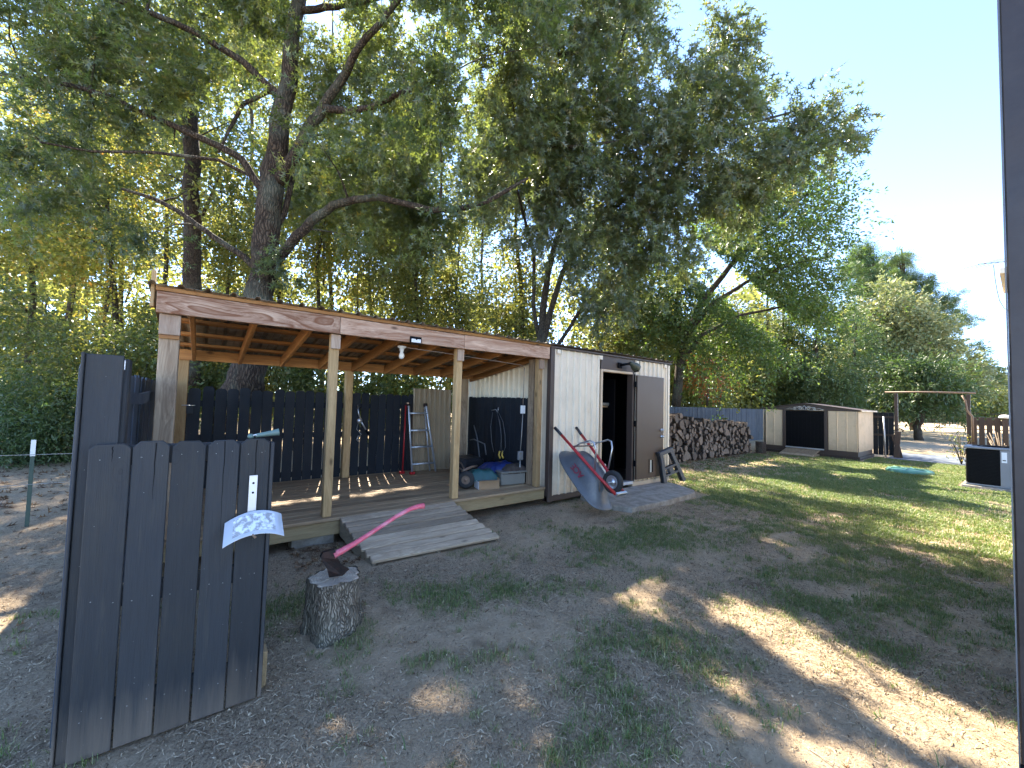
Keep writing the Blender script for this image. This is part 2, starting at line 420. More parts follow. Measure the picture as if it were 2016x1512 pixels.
# leaves
m_oakleaf = M_leaf('oak_leaves', [(.055, .075, .036), (.085, .108, .05), (.11, .125, .05), (.19, .16, .045)],
                   [(.13, .18, .04), (.22, .29, .055), (.32, .38, .06), (.55, .46, .07)], tw=.48, rough=.34, spec=.75)
m_oakleaf2 = M_leaf('bluish_oak_leaves', [(.065, .08, .045), (.09, .112, .06), (.11, .13, .06), (.17, .15, .05)],
                    [(.14, .19, .05), (.20, .26, .06), (.28, .33, .065), (.48, .42, .08)], tw=.44, rough=.32, spec=.85)
m_mapleleaf = M_leaf('turning_maple_leaves', [(.07, .10, .025), (.10, .13, .028), (.17, .16, .03), (.28, .16, .03)],
                     [(.20, .24, .05), (.36, .38, .07), (.58, .50, .08), (.72, .34, .06)], tw=.5)
m_woodleaf = M_leaf('woodland_leaves', [(.06, .085, .026), (.085, .11, .03), (.11, .125, .035), (.19, .16, .035)],
                    [(.13, .16, .04), (.24, .27, .055), (.42, .41, .08), (.62, .48, .07)], tw=.45)
m_shrubleaf = M_leaf('shrub_leaves', [(.055, .08, .03), (.075, .10, .035), (.10, .115, .04), (.18, .14, .045)],
                     [(.13, .17, .035), (.20, .25, .045), (.30, .33, .055), (.5, .38, .06)], tw=.45)
m_cedarleaf = M_leaf('cedar_sprays', [(.05, .08, .032), (.07, .105, .038), (.095, .125, .042), (.13, .14, .05)],
                     [(.06, .12, .02), (.09, .17, .025), (.14, .22, .03), (.2, .25, .04)], tw=.3)
m_elmleaf = M_leaf('elm_leaves', [(.055, .085, .032), (.075, .11, .036), (.10, .135, .042), (.16, .16, .05)],
                   [(.08, .16, .02), (.14, .24, .03), (.22, .32, .035), (.4, .42, .05)], tw=.4)
m_yellowleaf = M_leaf('pale_yellow_leaves', [(.14, .17, .08), (.20, .225, .10), (.26, .27, .12), (.33, .29, .13)],
                      [(.16, .20, .06), (.22, .26, .08), (.30, .31, .09), (.36, .32, .1)], tw=.3)
m_pine = M_leaf('pine_needles', [(.07, .11, .045), (.11, .155, .055), (.15, .20, .06), (.20, .24, .07)],
                [(.05, .1, .02), (.08, .15, .03), (.12, .2, .03), (.16, .24, .04)], tw=.25)
m_redleaf = M_leaf('rusty_red_leaves', [(.20, .05, .02), (.28, .07, .02), (.30, .12, .03), (.30, .18, .04)],
                   [(.4, .08, .02), (.5, .12, .03), (.5, .2, .04), (.5, .3, .05)], tw=.4)
m_grass = M_leaf('grass_blades', [(.10, .145, .045), (.15, .195, .065), (.24, .25, .10), (.50, .41, .25)],
                 [(.12, .22, .035), (.17, .28, .045), (.24, .30, .06), (.3, .26, .12)], tw=.35, rough=.5)
m_litter = M_leaf('dry_litter', [(.13, .095, .06), (.29, .215, .14), (.45, .355, .235), (.62, .50, .34)],
                  [(.05, .035, .02), (.1, .07, .04), (.2, .14, .08), (.3, .22, .12)], tw=.15, rough=.8, spec=.2)
m_deadleaf = M_leaf('fallen_oak_leaves', [(.10, .055, .03), (.16, .085, .04), (.24, .14, .07), (.32, .21, .12)],
                    [(.1, .05, .02), (.15, .08, .03), (.2, .12, .05), (.3, .18, .08)], tw=.2, rough=.6, spec=.3)

# ------------------------------------------------------------------ numpy noise + ground
_perm = np.random.default_rng(5).random((256, 256))
def vnoise(x, y):
    xi = np.floor(x).astype(int); yi = np.floor(y).astype(int); fx = x - xi; fy = y - yi
    fx = fx * fx * (3 - 2 * fx); fy = fy * fy * (3 - 2 * fy)
    g = lambda a, b: _perm[a % 256, b % 256]
    return (g(xi, yi) * (1 - fx) + g(xi + 1, yi) * fx) * (1 - fy) + (g(xi, yi + 1) * (1 - fx) + g(xi + 1, yi + 1) * fx) * fy
def fbm(x, y, o=4, s=1.0):
    x = np.asarray(x, float); y = np.asarray(y, float)
    a = 0; k = 1; t = 0
    for i in range(o): a = a + vnoise(x * s + 17.3 * i, y * s + 9.1 * i) * k; t += k; k *= .5; s *= 2.03
    return a / t
def gz(x, y):
    x = np.asarray(x, float); y = np.asarray(y, float)
    near = np.clip(1 - np.hypot(x - 3, y - 2) / 14, 0, 1)
    z = (fbm(x, y, 3, .9) - .5) * .05 + ((fbm(x + 40, y, 4, 6) - .5) * .034 + (fbm(x, y + 30, 3, 22) - .5) * .014) * near
    return z - .006

# patches of grass: (x, y, radius, strength)
GP = [(4.3, 2.85, .55, .9), (4.9, 2.9, .6, .7), (2.32, 1.62, .38, 1.), (2.43, 1.85, .3, .8), (2.84, 2.64, .35, .6), (2.09, 2.68, .32, .85), (1.76, 2.95, .35, .7),
      (1.35, 2.05, .22, .6), (1.14, 2.33, .16, .9), (2.18, .94, .25, .9), (4.95, 2.03, .6, .35), (3.1, 1.9, .4, .25), (.56, 3.43, .35, .6), (.84, 2.78, .2, .6),
      (3.28, 2.63, .3, .4), (1.24, 1.72, .2, .5), (1.43, 1.42, .22, .5), (4.32, 1.04, .7, .9), (6.3, .8, 1.4, .9), (9.1, 3.3, 1.3, .8), (10.3, 2.63, 1.6, .9),
      (8.36, 1.62, 1.8, .8), (5.6, 1.3, .9, .6), (1.6, 1.9, .2, .45), (1.9, 2.1, .22, .5), (1.75, 1.5, .2, .6), (2.6, 1.35, .25, .6), (2.5, .75, .16, .8), (1.9, 1.1, .25, .6),
      (3.9, .6, .5, .9), (4.6, .2, .9, .9), (3.6, 1.75, .35, .5), (14, 2.2, 2.6, 1.), (13, 4, 1.6, .5), (15.6, 4., 1.3, .9), (12, 1, 2.5, .9), (2.7, 3.4, .3, .5), (3.5, 3.4, .5, .4),
      (.75, 2.3, .15, .4), (.9, 1.5, .18, .35), (2.8, 1.15, .3, .35), (3.3, 2.2, .3, .3), (2.05, 1.6, .15, .5), (-.35, 1.9, .2, .2)]
def grass_density(x, y):
    d = np.zeros_like(np.asarray(x, float))
    for a, b, r, s in GP: d = np.maximum(d, s * np.exp(-((x - a) ** 2 + (y - b) ** 2) / (r * r) * 1.1))
    n = fbm(x, y, 4, 3.2)
    d = d * np.clip((n - .33) * 4.2, 0, 1) + np.clip((n - .6) * 1.6, 0, .25)
    # bare sandy areas
    for a, b, r in ((3.0, .8, .55), (2.0, 2.15, .35), (2.9, 3.5, .4), (3.9, 1.9, .5), (1.7, 2.4, .25), (.7, 1.9, .4), (3.3, .35, .35), (12.3, 5., 1.6), (11, 3.9, .8)):
        d = d * (1 - .85 * np.exp(-((x - a) ** 2 + (y - b) ** 2) / (r * r)))
    d = np.where((y > 4.7) & (x < 7.8), d * .1, d)
    d = np.where((x > 6) & (y < 4.3), np.maximum(d, np.clip((fbm(x, y, 4, 1.2) - .40) * 3.0, .08, .62) * np.clip((x - 6) / 2, 0, 1) * np.clip((4.6 - y) / 1.2, 0, 1)), d)
    return np.clip(d, 0, 1)

def nonuni(a, b, near0, near1, step, grow=1.13):
    xs = list(np.arange(near0, near1, step)); s = step; x = near0
    while x > a: s *= grow; x -= s; xs.append(x)
    s = step; x = max(xs)
    while x < b: s *= grow; x += s; xs.append(x)
    return np.array(sorted(xs))
xs = nonuni(-220, 420, -1.2, 6.5, .035); ys = nonuni(-220, 420, -.6, 4.9, .035)
GX, GY = np.meshgrid(xs, ys); nx, ny = len(xs), len(ys)
GZ = gz(GX, GY) * np.clip(1.6 - np.hypot(GX, GY) / 60, 0, 1)
gv = np.stack([GX, GY, GZ], -1).reshape(-1, 3)
ii, jj = np.meshgrid(np.arange(nx - 1), np.arange(ny - 1)); a0 = (jj * nx + ii).ravel()
quads = np.stack([a0, a0 + 1, a0 + nx + 1, a0 + nx], 1)
def np_mesh(name, v, f, mat, smooth=False, attrs=None):
    me = bpy.data.meshes.new(name); k = f.shape[1]
    me.vertices.add(len(v)); me.vertices.foreach_set('co', v.astype(np.float32).ravel())
    me.loops.add(f.size); me.loops.foreach_set('vertex_index', f.astype(np.int32).ravel())
    me.polygons.add(len(f)); me.polygons.foreach_set('loop_start', np.arange(0, f.size, k, dtype=np.int32))
    try: me.polygons.foreach_set('loop_total', np.full(len(f), k, dtype=np.int32))
    except Exception: pass
    if smooth: me.polygons.foreach_set('use_smooth', np.ones(len(f), bool))
    for an, av in (attrs or {}).items():
        at = me.attributes.new(an, 'FLOAT', 'POINT'); at.data.foreach_set('value', av.astype(np.float32))
    me.materials.append(mat); me.update(calc_edges=True)
    return me

def M_ground():
    t = NT('sandy_soil'); pos = t.n('NewGeometry').outputs['Position']
    g = t.n('Attribute', attribute_name='grass').outputs['Fac']
    lt = t.n('Attribute', attribute_name='litter').outputs['Fac']
    n1 = t.noise(pos, 1.3, 5, .6); n2 = t.noise(pos, 9, 6, .7); n3 = t.noise(pos, 60, 5, .75); n4 = t.noise(pos, 190, 3, .7)
    sand = t.ramp(n2, [(.3, (.44, .325, .20)), (.7, (.64, .50, .335))])
    sand = t.mix(t.rng(n1, .42, .62, 0, .6), sand, (.55, .40, .255))
    deb = t.ramp(n3, [(.35, (.11, .08, .052)), (.48, (.33, .25, .17)), (.62, (.64, .50, .345))])
    f = t.math('ADD', t.math('MULTIPLY', t.rng(n3, .38, .60, 1., 0.), .75), t.math('MULTIPLY', t.rng(n4, .4, .6), .25))
    c = t.mix(t.math('MULTIPLY', f, t.rng(lt, 0, 1, .25, .95), clamp=True), sand, deb)
    soil = t.rng(t.noise(pos, 2.1, 4, .6), .58, .70)
    c = t.mix(t.math('MULTIPLY', soil, .55), c, (.085, .06, .04))
    turf = t.ramp(n3, [(.3, (.10, .105, .045)), (.52, (.24, .22, .11)), (.7, (.46, .38, .24))])
    c = t.mix(t.math('MULTIPLY', t.rng(g, .05, .8), .7), c, turf)
    h = t.math('ADD', t.math('MULTIPLY', n3, .6), t.math('MULTIPLY', n4, .4))
    return t.finish(base=c, rough=.95, spec=.15, normal=t.bump(h, 1.0, .04))
dens = grass_density(gv[:, 0], gv[:, 1])
fard = np.hypot(gv[:, 0], gv[:, 1])
dens = np.where(fard > 18, np.clip(fbm(gv[:, 0], gv[:, 1], 3, .35) * 1.1 - .2, 0, 1), dens)
lit = np.clip(fbm(gv[:, 0] + 9, gv[:, 1], 4, 1.4) * 2.6 - .75, 0, 1)
lit = np.where(gv[:, 1] > 4.8, np.maximum(lit, .8), lit)
gm = np_mesh('ground', gv, quads, M_ground(), True, {'grass': dens, 'litter': lit})
go = bpy.data.objects.new('ground', gm); C.objects.link(go); go['kind'] = 'structure'

# ------------------------------------------------------------------ sunlit patches: crown leaves are removed to let the sun reach these outlines
LITPOLY = [
 [(3.29, 1.62), (3.75, 1.5), (3.85, 1.14), (3.75, .87), (3.6, .68), (3.6, .4), (3.5, .2), (3.4, -.3), (2.85, -.3), (2.7, .32), (2.78, .47), (2.87, .64), (2.94, .84), (3.01, 1.01), (3.05, 1.21), (3.05, 1.4)],
 [(2.43, 1.2), (2.57, 1.08), (2.46, .78), (2.55, .64), (2.58, .4), (2.5, .1), (2.2, .3), (2.25, .61), (2.37, .73), (2.39, .9), (2.41, 1.06)],
 [(1.05, 2.36), (1.22, 2.36), (1.2, 2.2), (1.08, 2.22)], [(1.38, 1.95), (1.5, 1.92), (1.47, 1.82), (1.4, 1.82)],
 [(15.9, 4.95), (14.3, 2.88), (16.03, 1.7), (17, 1.5), (16.9, 3.2), (17, 4.9)], [(13.48, 2.3), (13.1, 3.3), (12, 2.8), (12.6, 2)],
 [(10.12, 4.37), (10.36, 3.2), (9.55, 1.84), (8.8, 1.7), (9.2, 2.9)],
 [(22.8, 1.4), (14.5, .4), (10.5, -.3), (11.5, 1.3), (13., 1.5)],
 [(-2.6, 5.2), (-1.2, 5.0), (-.65, 4.1), (-.7, 2.9), (-2.2, 2.8)], [(-3.6, 7.9), (-2.1, 7.8), (-1.9, 7.0), (-3.2, 6.9)], [(11.5, 5.3), (13.5, 5.0), (13, 4.3), (11.3, 4.8)],
 [(.2, 5.42), (3.4, 5.42), (3.4, 5.12), (.2, 5.12)], [(1.2, 6.5), (3.1, 6.5), (3.1, 5.5), (1.1, 5.5)], [(.4, 6.1), (1.1, 6.1), (1.0, 5.5), (.4, 5.5)],
]
def in_poly(x, y, poly):
    r = np.zeros(len(x), bool); n = len(poly)
    for i in range(n):
        x1, y1 = poly[i]; x2, y2 = poly[(i + 1) % n]
        c = ((y1 > y) != (y2 > y)) & (x < (x2 - x1) * (y - y1) / (y2 - y1 + 1e-12) + x1)
        r ^= c
    return r
def sun_open(p):
    k = p[:, 2] / SUN.z
    gx = p[:, 0] - SUN.x * k; gy = p[:, 1] - SUN.y * k
    jx = gx + (fbm(gx * 5, gy * 5, 3) - .5) * .45; jy = gy + (fbm(gx * 5 + 50, gy * 5, 3) - .5) * .45
    o = np.zeros(len(p), bool)
    for q in LITPOLY: o |= in_poly(jx, jy, q)
    return o

# ------------------------------------------------------------------ foliage
def tmpl(kind):
    if kind == 'oak':      # lobed leaf: a midrib blade and two pairs of pointed side lobes
        v = [(0, 0), (.35, .07), (1, 0), (.35, -.07),
             (.18, 0), (.42, .30), (.36, .02), (.18, -.0), (.42, -.30), (.36, -.02),
             (.45, 0), (.75, .34), (.62, .02), (.45, 0), (.75, -.34), (.62, -.02)]
        f = [(0, 1, 2), (0, 2, 3), (4, 5, 6), (7, 9, 8), (10, 11, 12), (13, 15, 14)]
    elif kind == 'simple':
        v = [(0, 0), (.45, .26), (1, 0), (.45, -.26)]; f = [(0, 1, 2), (0, 2, 3)]
    elif kind == 'thin':
        v = [(0, 0), (.4, .12), (1, 0), (.4, -.12)]; f = [(0, 1, 2), (0, 2, 3)]
    elif kind == 'needle':
        v = []; f = []
        for k, a in enumerate((-.7, -.25, .2, .65)):
            c, s_ = math.cos(a), math.sin(a)
            b = len(v); v += [(0, 0), (c - s_ * .05, s_ + c * .05), (c + s_ * .05, s_ - c * .05)]; f.append((b, b + 1, b + 2))
    return np.array(v, float), np.array(f, int)

def norm(a): return a / (np.linalg.norm(a, axis=-1, keepdims=True) + 1e-9)

def leaf_mesh(name, pos, axis, nrm, size, tint, kind, mat, fold=.12):
    tv, tf = tmpl(kind); n = len(pos)
    axis = norm(axis); side = norm(np.cross(nrm, axis)); up = np.cross(axis, side)
    u = tv[:, 0]; s_ = tv[:, 1]
    v = pos[:, None, :] + size[:, None, None] * (axis[:, None, :] * u[None, :, None] + side[:, None, :] * s_[None, :, None] + up[:, None, :] * (np.abs(s_) * fold * 2 - u * u * .12)[None, :, None])
    f = (tf[None] + (np.arange(n) * len(tv))[:, None, None]).reshape(-1, tf.shape[1])
    return np_mesh(name, v.reshape(-1, 3), f, mat, False, {'tint': np.repeat(tint, len(tv))})

def crown_points(blobs, n, twig_k=14, twig_len=.7, droop=.25, clump_r=.5, shell=.45, seed=1, spread=.08, squash=.8):
    """leaves strung along twigs, twigs gathered in clumps, clumps spread through the blobs"""
    g = np.random.default_rng(seed)
    B = np.array([(b[0], b[1], b[2], b[3]) for b in blobs], float)
    wgt = B[:, 3] ** 2.2; wgt /= wgt.sum()
    ntw = max(4, n // twig_k); ncl = max(3, ntw // 9)
    bi = g.choice(len(B), ncl, p=wgt)
    d = norm(g.normal(size=(ncl, 3))); rr = g.random(ncl) ** shell
    cl = B[bi, :3] + d * (rr * B[bi, 3])[:, None] * [1, 1, squash]
    ci = g.integers(0, ncl, ntw)
    out = d[ci]
    st = cl[ci] + g.normal(size=(ntw, 3)) * clump_r * .45
    td = norm(g.normal(size=(ntw, 3)) * .8 + out * .7 + [0, 0, -droop * 2.2])
    L = twig_len * (.5 + g.random(ntw))
    ti = np.repeat(np.arange(ntw), twig_k)
    tt = g.random(len(ti)) ** .8
    p = st[ti] + td[ti] * (tt * L[ti])[:, None] + [0, 0, -1] * (droop * (tt ** 2) * L[ti])[:, None] + g.normal(size=(len(ti), 3)) * spread
    ax = norm(td[ti] + g.normal(size=(len(ti), 3)) * .65 + [0, 0, -droop])
    nr = norm(g.normal(size=(len(ti), 3)) * .75 + [0, 0, .8])
    tint = np.clip(g.normal(.38, .17, len(ti)) + (g.random(ncl)[ci][ti] - .5) * .45, 0, 1)
    return p, ax, nr, tint, cl

def tree(name, label, cat, limbs, blobs, n, kind, size, leafmat, barkmat, seed=1, group=None, droop=.25, twig_len=.7, twig_k=14, shell=.45, cull=True,
         branch=True, tint_shift=0., clump_r=.5, sides=10, squash=.8, thin=None, spread=.08, twig_r=.006):
    base = limbs[0][0][0]
    t = thing(name, label, cat, (base[0], base[1], 0), group)
    rr = random.Random(seed)
    allp = []
    for i, (pts, rad) in enumerate(limbs):
        pts = [Vector(p) for p in pts]
        q, r_ = [], []
        for k in range(len(pts) - 1):       # resample with a little crookedness
            for s_ in range(3):
                f = s_ / 3; v = pts[k].lerp(pts[k + 1], f); ra = rad[k] * (1 - f) + rad[k + 1] * f
                if 0 < f: v = v + Vector((rr.uniform(-1, 1), rr.uniform(-1, 1), rr.uniform(-.4, .4))) * ra * .28
                q.append(v); r_.append(ra)
        q.append(pts[-1]); r_.append(rad[-1])
        mb = MB(); mb.tube(q, r_, n=sides if i == 0 else max(6, sides - 3), wob=.10, seed=seed + i)
        mb.build('trunk' if i == 0 else 'limb', barkmat, t)
        allp += [(v, ra) for v, ra in zip(q, r_)][(2 if i == 0 else 0):]
    p, ax, nr, tint, cl = crown_points(blobs, n, twig_k, twig_len, droop, clump_r, shell, seed, spread, squash)
    if branch:
        mb = MB(); arr = np.array([tuple(v) for v, _ in allp]); rads = np.array([ra for _, ra in allp])
        sel = list(range(len(cl))); rr.shuffle(sel); sel = sel[:int(branch) if branch is not True else 90]
        for k in sel:
            c = cl[k]; dd = np.linalg.norm((arr - c) * [1, 1, 1.0], axis=1) + np.maximum(0, arr[:, 2] - c[2]) * 1.2
            j = int(np.argmin(dd + (rads > .2) * .8)); s0 = Vector(arr[j]); e = Vector(c)
            ln = (e - s0).length
            if ln < .15 or ln > 5: continue
            m1 = s0.lerp(e, .5) + Vector((rr.uniform(-1, 1), rr.uniform(-1, 1), rr.uniform(-.2, 1))) * ln * .11
            ra = min(rads[j] * .6, .012 + ln * .011)
            mb.tube([s0, s0.lerp(m1, .5) + Vector((0, 0, ln * .02)), m1, m1.lerp(e, .55), e], [ra, ra * .8, ra * .62, ra * .4, twig_r], n=4, cap=False, seed=k)
            arr = np.vstack([arr, np.array([tuple(m1)])]); rads = np.append(rads, ra * .62)
        mb.build('branches', barkmat, t, kind='stuff')
    if cull:
        keep = ~sun_open(p); p, ax, nr, tint = p[keep], ax[keep], nr[keep], tint[keep]
    if thin is not None:
        keep = thin(p); p, ax, nr, tint = p[keep], ax[keep], nr[keep], tint[keep]
    g = np.random.default_rng(seed + 77)
    sz = size * (.65 + .7 * g.random(len(p)))
    me = leaf_mesh('crown', p - np.array([base[0], base[1], 0.]), ax, nr, sz, np.clip(tint + tint_shift, 0, 1), kind, leafmat)
    o = bpy.data.objects.new('crown', me); C.objects.link(o); o.parent = t; o['_org'] = t['_org']; o['kind'] = 'stuff'
    return t

def PB(lst, s_=1.0):   # picture blobs -> (x, y, z, r)
    out = []
    for px, py, rp, d in lst:
        v = P(px, py, d); out.append((v.x, v.y, v.z, rp * d / FOC * s_))
    return out
def LB(lst):           # picture limb -> pts, radii ; (px, py, depth, radius)
    return [tuple(P(a, b, d)) for a, b, d, r in lst], [r for a, b, d, r in lst]

# ================================================================== OPEN SHELTER
ZD = .30
YF, YBK = 4.62, 6.75
sh = thing('open_lean_to_shelter', 'open timber lean-to with plank deck and corrugated roof joined to the white metal shed', 'shelter', (-.3, 4.62, 0))
bm = MB().box(0, 4.62, 0, .136, 0, .036, .007)
deck_me = mesh_of(bm, 'deck_board', m_deck)
dyb = 4.60; k = 0
while dyb < 6.9:
    inst(deck_me, 'deck_board', sh, (-.05, dyb - 4.62, .262 + random.uniform(-.0015, .0015)))
    dyb += .1425
MB().box(-.34, 4.27, 4.625, 4.665, .115, .259, .004).build('rim_joist', m_rim, sh)
for x in (-.3, .5, 1.3, 2.1, 2.9, 3.7, 4.22): MB().box(x, x + .04, 4.668, 6.88, .12, .2585).build('floor_joist', m_rim, sh)
for x0, x1, m_, xz in ((-.335, -.195, m_postgrey, 0), (1.075, 1.165, m_post, 0), (2.655, 2.745, m_post, 0), (4.115, 4.205, m_post, 0)):
    MB().box(x0, x1, 4.655, 4.745 if x0 > 0 else 4.80, ZD + .001, 2.30, .006).build('post', m_, sh)
    MB().box(x0 - .003, x1 + .003, 4.622, 4.653, 2.11 if x0 < 0 else 2.13, 2.288, .003).build('post_block', m_block, sh)
MB().box(-.335, -.195, 4.628, 4.652, 2.075, 2.108, .002).build('post_block', m_orange, sh)
MB().box(4.14, 4.21, 4.80, 4.93, ZD + .001, 2.30, .006).build('post', m_postgrey, sh)
for x0, x1, m_ in ((-.33, -.17, m_post), (1.83, 1.94, m_post), (3.98, 4.15, m_postgrey)):
    MB().box(x0, x1, 6.78, 6.90, ZD + .001, 2.16, .006).build('post', m_, sh)
MB().box(-.36, 1.143, 4.575, 4.617, 2.292, 2.478, .005).build('header_beam', m_header, sh)
MB().box(1.147, 2.718, 4.577, 4.617, 2.292, 2.476, .005).build('header_beam', m_header2, sh)
MB().box(2.722, 4.275, 4.575, 4.617, 2.292, 2.478, .005).build('header_beam', m_header2, sh)
MB().box(-.37, 4.29, 4.57, 4.612, 2.482, 2.520, .003).build('trim_board', m_orange, sh)
MB().box(-.33, 4.25, 4.622, 4.66, 2.30, 2.46, .004).build('inner_header', m_orange, sh)
MB().box(-.33, 4.27, 6.74, 6.778, 2.035, 2.175, .004).build('back_beam', m_orange, sh)
SLP = -(2.50 - 2.185) / (6.76 - 4.62)
def slope_M(x, y0=4.66, z0=2.46):
    return Matrix.Translation((x, y0, z0)) @ Matrix.Rotation(math.atan(SLP), 4, 'X')
for x in (-.14, .36, .87, 1.38, 1.88, 2.42, 2.95, 3.48, 3.95):
    MB().box(0, .038, 0.004, 2.085, -.138, 0, .003, slope_M(x)).build('rafter', m_orangeY, sh)
MB().box(0, .038, 0.004, 2.26, -.15, 0, .003, slope_M(4.225)).build('rafter', m_orangeY, sh)
for yy in (.22, .75, 1.28, 1.80, 2.2):
    MB().box(-.33, 4.24, yy, yy + .088, .002, .036, .003, slope_M(0)).build('purlin', m_orange, sh)
def corrugated(x0, x1, prof, y0, y1, Mx, th=.0, jitter=0):
    """sheet of ribs running along Y"""
    mb = MB(); X = []; x = x0
    while x < x1:
        for dx, h in prof:
            if x + dx <= x1 + 1e-6: X.append((x + dx, h))
        x += prof[-1][0]
    X2 = []
    for a in X:
        if not X2 or abs(a[0] - X2[-1][0]) > 1e-5: X2.append(a)
    n = len(X2); ysn = 5
    vs = []
    for j in range(ysn + 1):
        for a, h in X2: vs.append(Mx @ Vector((a, y0 + (y1 - y0) * j / ysn, h)))
    for j in range(ysn + 1):
        for a, h in X2: vs.append(Mx @ Vector((a, y0 + (y1 - y0) * j / ysn, h - .0015)))
    fs = []; o = n * (ysn + 1)
    for j in range(ysn):
        for i in range(n - 1):
            q = (j * n + i, j * n + i + 1, (j + 1) * n + i + 1, (j + 1) * n + i)
            fs.append(q); fs.append(tuple(o + z for z in q[::-1]))
    for i in range(n - 1): fs.append((i, o + i, o + i + 1, i + 1)); b = ysn * n; fs.append((b + i, b + i + 1, o + b + i + 1, o + b + i))
    mb.add(vs, fs); return mb
RP = ((0, 0), (.018, .026), (.042, .026), (.06, 0), (.115, 0), (.122, .007), (.130, 0), (.19, 0))
for i in range(5):
    x0 = -.42 + i * .95
    corrugated(x0, x0 + .955, RP, -.16, 2.40, slope_M(0) @ Matrix.Translation((0, 0, .040 + .004 * (i % 2)))).build('roof_sheet', m_roof, sh)
# weather board standing up at the left corner of the roof
MB().box(-.405, -.378, 4.60, 4.69, 2.34, 2.66, .004).build('corner_board', m_post, sh)

tag(MB().box(.80, 1.22, 4.72, 4.90, -.03, .112, .008).build('concrete_block', m_concrete, loc=(1, 4.8, 0)), 'grey concrete block under the shelter deck left of the ramp', 'block')

# ramp
rp = thing('wooden_ramp', 'grey weathered plank ramp sloping from the shelter deck to the grass', 'ramp', (1.35, 3.85, 0))
A_, B_, C_, D_ = Vector((1.35, 3.84, .045)), Vector((2.79, 3.745, .045)), Vector((1.225, 4.57, .305)), Vector((2.61, 4.555, .305))
npk = 8
for i in range(npk):
    f0, f1 = i / npk + .006, (i + 1) / npk - .006
    L0, L1, R0, R1 = A_.lerp(C_, f0), A_.lerp(C_, f1), B_.lerp(D_, f0), B_.lerp(D_, f1)
    e = Vector((random.uniform(-.008, .008), 0, 0)); jit = Vector((0, 0, random.uniform(-.003, .003)))
    mL, mR = (L0 + L1) / 2, (R0 + R1) / 2; ux = (mR - mL).normalized(); uy = (L1 - L0).normalized(); uz = ux.cross(uy).normalized(); uy = uz.cross(ux)
    cc = (mL + mR) / 2 + e + jit; hl, hw = (mR - mL).length / 2, (L1 - L0).length / 2
    MB().box(-hl, hl, -hw, hw, -.036, 0, .007, Matrix(((ux.x, uy.x, uz.x, cc.x), (ux.y, uy.y, uz.y, cc.y), (ux.z, uy.z, uz.z, cc.z), (0, 0, 0, 1)))).build('plank', m_ramp, rp)
for a, c in ((A_, C_), (B_, D_), ((A_ + B_) / 2, (C_ + D_) / 2)):
    s_ = .03 if a is A_ else -.03; off = Vector((.012 if a is A_ else -.012, .03, -.038))
    t0, t1 = a + off, c + Vector((off.x, 0, -.036))
    b0 = Vector((t0.x, t0.y, -.03)); b1 = Vector((t1.x, t1.y, -.02 + .13)); b2 = t0.lerp(t1, .35); b2.z = -.02
    vs = [t0, t1, b1, b2, b0]; vs2 = [v + Vector((s_, 0, 0)) for v in vs]
    MB().add(vs + vs2, [(0, 1, 2, 3, 4), (9, 8, 7, 6, 5), (0, 5, 6, 1), (1, 6, 7, 2), (2, 7, 8, 3), (3, 8, 9, 4), (4, 9, 5, 0)]).build('stringer', m_rampY, rp)

# ================================================================== picket helper
def picket_mesh(w_, h, th, mat, ear=.03, seed=0, wav=.0):
    mb = MB(); pl = [(0, 0), (w_, 0), (w_, h - ear), (w_ - ear, h), (ear, h), (0, h - ear)]
    r_ = random.Random(seed)
    # front outline slightly inset for a worn edge
    c = .003
    n = len(pl); vs = []
    for y, ins in ((0, c), (c, 0), (th - c, 0), (th, c)):
        for x, z in pl:
            cx_, cz_ = w_ / 2, h / 2
            vs.append((x + (ins if x < cx_ else -ins), y, z + (ins if z < cz_ else -ins)))
    fs = [tuple(range(n)), tuple(range(4 * n - 1, 3 * n - 1, -1))]
    for L in range(3):
        for i in range(n):
            j = (i + 1) % n; fs.append((L * n + i, (L + 1) * n + i, (L + 1) * n + j, L * n + j))
    mb.add(vs, fs); return mesh_of(mb, 'picket', mat)

# back fence behind the shelter
bf = thing('picket_fence', 'black dog-eared picket fence along the back of the shelter deck', 'fence', (-.3, 6.93, 0))
pm = [picket_mesh(w_, h, .016, m_navy, .028) for w_, h in ((.132, 1.62), (.129, 1.635), (.134, 1.61))]
x = -.16; i = 0
while x < 3.02:
    gap = random.choice((.008, .004, .010, .013, .006, .014))
    o = inst(pm[i % 3], 'picket', bf, (x + .3, 0, .06 + random.uniform(-.012, .008)), (0, random.uniform(-.004, .004), 0)); x += .134 + gap; i += 1
for z in (.35, .95, 1.42): MB().box(-.18, 3.08, 6.95, 6.985, z, z + .085, .003).build('rail', m_navy, bf)
for x in (-.2, 1.45, 3.0): MB().box(x, x + .09, 6.99, 7.08, -.05, 1.6).build('fence_post', m_navy, bf)

# dark panel on the right hand inside wall
rf = thing('board_panel', 'dark board panel on the inside right wall of the shelter', 'panel', (4.25, 5.0, 0))
y = 4.95
pmr = picket_mesh(.135, 1.38, .016, m_navy, .02)
while y < 6.76: inst(pmr, 'board', rf, (.0, y - 5.0, ZD + .004 + random.uniform(-.01, .004)), (0, 0, math.pi / 2)); y += .1385
# corrugated sheet leaning on the back fence
CP = ((0, 0), (.018, .022), (.034, .022), (.05, 0), (.105, 0))
cs = corrugated(0, .82, CP, 0, 1.50, Matrix.Translation((3.05, 6.84, ZD + .003)) @ Matrix.Rotation(math.radians(87.5), 4, 'X'))
tag(cs.build('corrugated_sheet', m_tansheet, loc=(3.05, 6.84, .3)), 'loose tan corrugated metal sheet standing behind the ladder at the fence', 'metal sheet')

